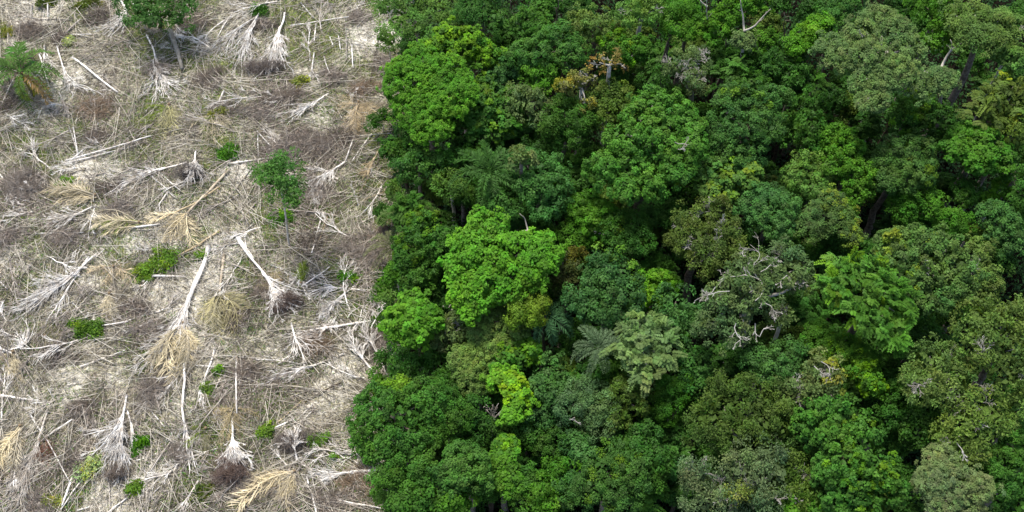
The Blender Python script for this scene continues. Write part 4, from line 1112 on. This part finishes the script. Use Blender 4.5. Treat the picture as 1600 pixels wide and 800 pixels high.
# brush piles
BR = {'grey': (.36, .325, .29), 'purple': (.30, .262, .225), 'dark': (.21, .185, .16), 'brown': (.37, .29, .21), 'red': (.36, .18, .12), 'ash': (.38, .35, .32)}
for u, v, rx, ry, cn in PILES:
    s = depth_at(v, 0) / F
    c = gp(u, v)
    lab = auto_label(f"{'large' if rx > 28 else 'small' if rx < 19 else 'middling'} {cn if cn != 'red' else 'rusty red'} heap of fine dead twigs", u, v, False)
    root = thing("brush_pile", c, lab, "brush pile", "heaps of dead twigs in the clearing")
    h = .25 + .012 * (rx + ry)
    twig_cloud(np.zeros(3), rx * s, ry * s / SP, h, int(rx * ry * 1.1) + 240, .028, 1.9, .75, up=.02).obj("twigs", M_DEAD, root, BR[cn])
    for k in range(3 + rx // 12):
        b = MB()
        a = rng.uniform(0, 6.28)
        q = np.array([math.cos(a), math.sin(a), 0]) * rx * s
        twiggy(b, bend(-q * rng.uniform(0, .6) + UP * .3, q * rng.uniform(.6, 1) + UP * h * .7, 6, .12), .06, .03, 5, .4, 2, .8, 4, .5)
        b.obj("branch", M_DEAD, root, (.45, .41, .37))

# shrubs and regrowth
SHRUBS = [(142,515,16,'bright'),(255,410,20,'bright'),(230,425,10,'bright'),(355,240,14,'vivid'),(448,342,13,'vivid'),(143,731,14,'paler'),(218,695,9,'vivid'),(212,763,9,'bright'),(318,772,12,'olive2'),(90,785,9,'yellow'),
 (345,180,9,'yellow'),(104,288,6,'bright'),(612,440,22,'vivid'),(590,500,8,'mid'),(345,580,4,'bright'),(315,400,7,'bright'),
 (520,715,7,'bright'),(497,690,6,'bright'),(415,675,7,'bright'),(110,65,6,'paler'),(10,50,9,'yellow'),(75,4,10,'olive2'),(140,8,14,'olive2'),(325,606,4,'bright'),(470,130,8,'yellow'),(545,435,12,'vivid'),(595,460,14,'vivid'),(405,20,10,'mid')]
SC = dict(COLR)
SC.update({'paler': (.32, .40, .16), 'olive2': (.075, .11, .02), 'bright': (.10, .20, .022), 'yellow': (.17, .21, .04)})
SN = dict(CNAME)
SN.update({'paler': 'whitish green', 'olive2': 'olive green'})
for u, v, r, cn in SHRUBS:
    s = depth_at(v, 0) / F
    c = gp(u, v)
    lab = auto_label(f"{'tiny' if r < 8 else 'small' if r < 13 else 'bushy'} {SN[cn]} shrub", u, v, False)
    root = thing("shrub", c, lab, "shrub", "shrubs sprouting in the clearing")
    rm = r * s * (.72 if cn in ('bright', 'olive2', 'paler') else .6)
    th = rng.uniform(-.2, 1.2)
    bl = [(np.array([math.cos(th) * q - math.sin(th) * w, math.sin(th) * q + math.cos(th) * w, rm * rng.uniform(.02, .2)]), rm * rng.uniform(.1, .24), .15) for q, w in zip(rng.normal(0, .9, 14) * rm, rng.normal(0, .5, 14) * rm)]
    K = KIND['mid']
    crown_mesh(bl, 'loose' if r > 8 else 'mid', .4).obj("foliage", M_LEAF, root, SC[cn])
    st = MB()
    for b in bl:
        st.tube(bend((0, 0, -.1), b[0], 4, .05), np.linspace(.05, .02, 4), 4)
    st.obj("stem", M_BARK, root, BARKC['dark'])

# ------------------------------------------------------------------ what nobody could count
def scatter(n, umin=-60, umax=640, vmin=-60, vmax=860):
    P = []
    while sum(len(p) for p in P) < n:
        u = rng.uniform(umin, umax, 4000)
        v = rng.uniform(vmin, vmax, 4000)
        s = H_CAM / (SP - CP * (400 - v) / F)
        X = (u - 800) / F * s
        Y = s * (CP + SP * (400 - v) / F)
        k = X < edge_x(Y) + 1.5
        P.append(np.stack([X[k], Y[k]], 1))
    P = np.vstack(P)[:n]
    return P[:, 0], P[:, 1]
X, Y = scatter(50000)
bm = bare_map(X, Y)
keep = rng.random(len(X)) < np.clip((1.0 - .62 * bm) * (.42 + 1.5 * np.clip(fbm(X, Y, 4, 91) - .25, 0, 1)), 0, 1)
X, Y = X[keep], Y[keep]
k = len(X)
flow = fbm(X, Y, 9, 41, 2) * 7                                     # neighbours lie roughly the same way
a = flow + rng.normal(0, .8, k)
ln = rng.gamma(1.6, .75, k) + .35
dv = np.stack([np.cos(a), np.sin(a), rng.normal(.06, .12, k)], 1) * ln[:, None]
P0 = np.stack([X, Y, gz(X, Y) + rng.uniform(.08, .5, k)], 1)
sh = np.where(rng.random(k) < .26, rng.uniform(.6, 1.0, k), rng.uniform(.10, .40, k))
tint = np.stack([sh, sh * rng.uniform(.90, .97, k), sh * rng.uniform(.78, .92, k)], 1)
mb = MB()
mb.prisms(P0 - dv * .5, P0 + dv * .5, rng.uniform(.016, .036, k) + .007 * ln, rng.uniform(.012, .024, k), tint)
X, Y = scatter(4600)                                              # longer whips lying over the rest
k = len(X)
a = fbm(X, Y, 14, 45, 2) * 8 + rng.normal(0, .45, k)
ln = rng.uniform(2.2, 8.0, k)
dv = np.stack([np.cos(a), np.sin(a), rng.normal(.02, .05, k)], 1) * ln[:, None]
P0 = np.stack([X, Y, gz(X, Y) + rng.uniform(.3, .7, k)], 1)
sh = np.where(rng.random(k) < .5, rng.uniform(.75, 1.05, k), rng.uniform(.25, .6, k))
mb.prisms(P0 - dv * .5, P0 + dv * .5, rng.uniform(.03, .055, k), .018, np.stack([sh, sh * .965, sh * .91], 1))
M_TW = leaf_material("twig_litter", trans=0.0, rough=.9, spec=.05)
o = mb.obj("branch_litter", M_TW, None, (.76, .735, .67))
o["kind"] = "stuff"
# the carpet of fine grey-brown twigs round the brush heaps
X, Y = scatter(90000)
keep = rng.random(len(X)) < np.clip(brush_map(X, Y) * 1.3 - .12, 0, 1)
X, Y = X[keep], Y[keep]
k = len(X)
a = fbm(X, Y, 6, 81, 2) * 9 + rng.normal(0, .9, k)
ln = rng.uniform(.5, 1.7, k)
dv = np.stack([np.cos(a), np.sin(a), rng.normal(.15, .25, k)], 1) * ln[:, None]
P0 = np.stack([X, Y, gz(X, Y) + rng.uniform(.1, .8, k)], 1)
sh = np.where(rng.random(k) < .25, rng.uniform(.8, 1.6, k), rng.uniform(.25, .7, k))
tint = np.stack([sh, sh * rng.uniform(.84, .93, k), sh * rng.uniform(.74, .88, k)], 1)
mb = MB()
mb.prisms(P0 - dv * .5, P0 + dv * .5, rng.uniform(.014, .028, k), .011, tint)
o = mb.obj("twig_litter", M_TW, None, (.50, .475, .44))
o["kind"] = "stuff"
# dry grass
X, Y = scatter(80000)
keep = rng.random(len(X)) < np.clip(.25 + .9 * fbm(X, Y, 5, 51) - .3 * bare_map(X, Y), 0, 1)
X, Y = X[keep], Y[keep]
k = len(X)
a = rng.uniform(0, 6.28, k)
l = rng.uniform(.25, .9, k)
P0 = np.stack([X, Y, gz(X, Y) + .05], 1)
tip = np.stack([np.cos(a) * l * .8, np.sin(a) * l * .8, l * rng.uniform(.2, .7, k)], 1)
sd = np.stack([-np.sin(a), np.cos(a), 0 * a], 1) * rng.uniform(.02, .05, k)[:, None]
wm = weed_map(X, Y)[:, None]
dry = rng.uniform(.2, .75, (k, 1)) * np.array([1, .95, .68])
grn = np.stack([rng.uniform(.08, .2, k), rng.uniform(.14, .28, k), rng.uniform(.02, .08, k)], 1)
g_ = rng.random((k, 1)) < np.clip(wm * 1.5 + .08, 0, .85)
mb = MB()
mb.quads(np.stack([P0 - sd, P0 + sd, P0 + tip + sd * .2, P0 + tip - sd * .2], 1), np.where(g_, grn, dry))
o = mb.obj("grass", M_DRY, None, (1, 1, 1))
o["kind"] = "stuff"
# low weeds
X, Y = scatter(95000)
w = weed_map(X, Y) + .35 * np.clip((X - edge_x(Y) + 4) / 5, 0, 1)
keep = rng.random(len(X)) < np.clip(w * 1.5 - .06, 0, 1)
X, Y = X[keep], Y[keep]
k = len(X)
P0 = np.stack([X, Y, gz(X, Y) + rng.uniform(.1, .55, k)], 1)
mb = MB()
v_ = rng.uniform(.6, 1.4, (k, 1))
mb.quads(leaf_quads(P0, unit(UP + rng.normal(0, .5, (k, 3))), rng.normal(0, 1, (k, 3)), rng.uniform(.16, .34, k), rng.uniform(.08, .18, k)), v_ * np.stack([rng.uniform(.07, .16, k), rng.uniform(.12, .23, k), rng.uniform(.025, .06, k)], 1))
o = mb.obj("weeds", M_LEAF, None, (1, 1, 1))
o["kind"] = "stuff"
# undergrowth on the forest floor
n = 90000
u = rng.uniform(600, 1640, n)
v = rng.uniform(-60, 900, n)
s = H_CAM / (SP - CP * (400 - v) / F)
X = (u - 800) / F * s
Y = s * (CP + SP * (400 - v) / F)
kk = X > edge_x(Y) - 1
X, Y = X[kk], Y[kk]
k = len(X)
P0 = np.stack([X, Y, gz(X, Y) + rng.uniform(.2, 1.0, k) + 4.5 * rng.random(k) * np.clip(fbm(X, Y, 5, 61) * 2 - .7, 0, 1)], 1)
mb = MB()
mb.quads(leaf_quads(P0, unit(UP * .8 + rng.normal(0, .5, (k, 3))), rng.normal(0, 1, (k, 3)), rng.uniform(.35, .8, k), rng.uniform(.2, .45, k)), rng.uniform(.6, 1.3, (k, 1)) * np.ones((k, 3)))
o = mb.obj("undergrowth", M_LEAF, None, (.024, .07, .02))
o["kind"] = "stuff"
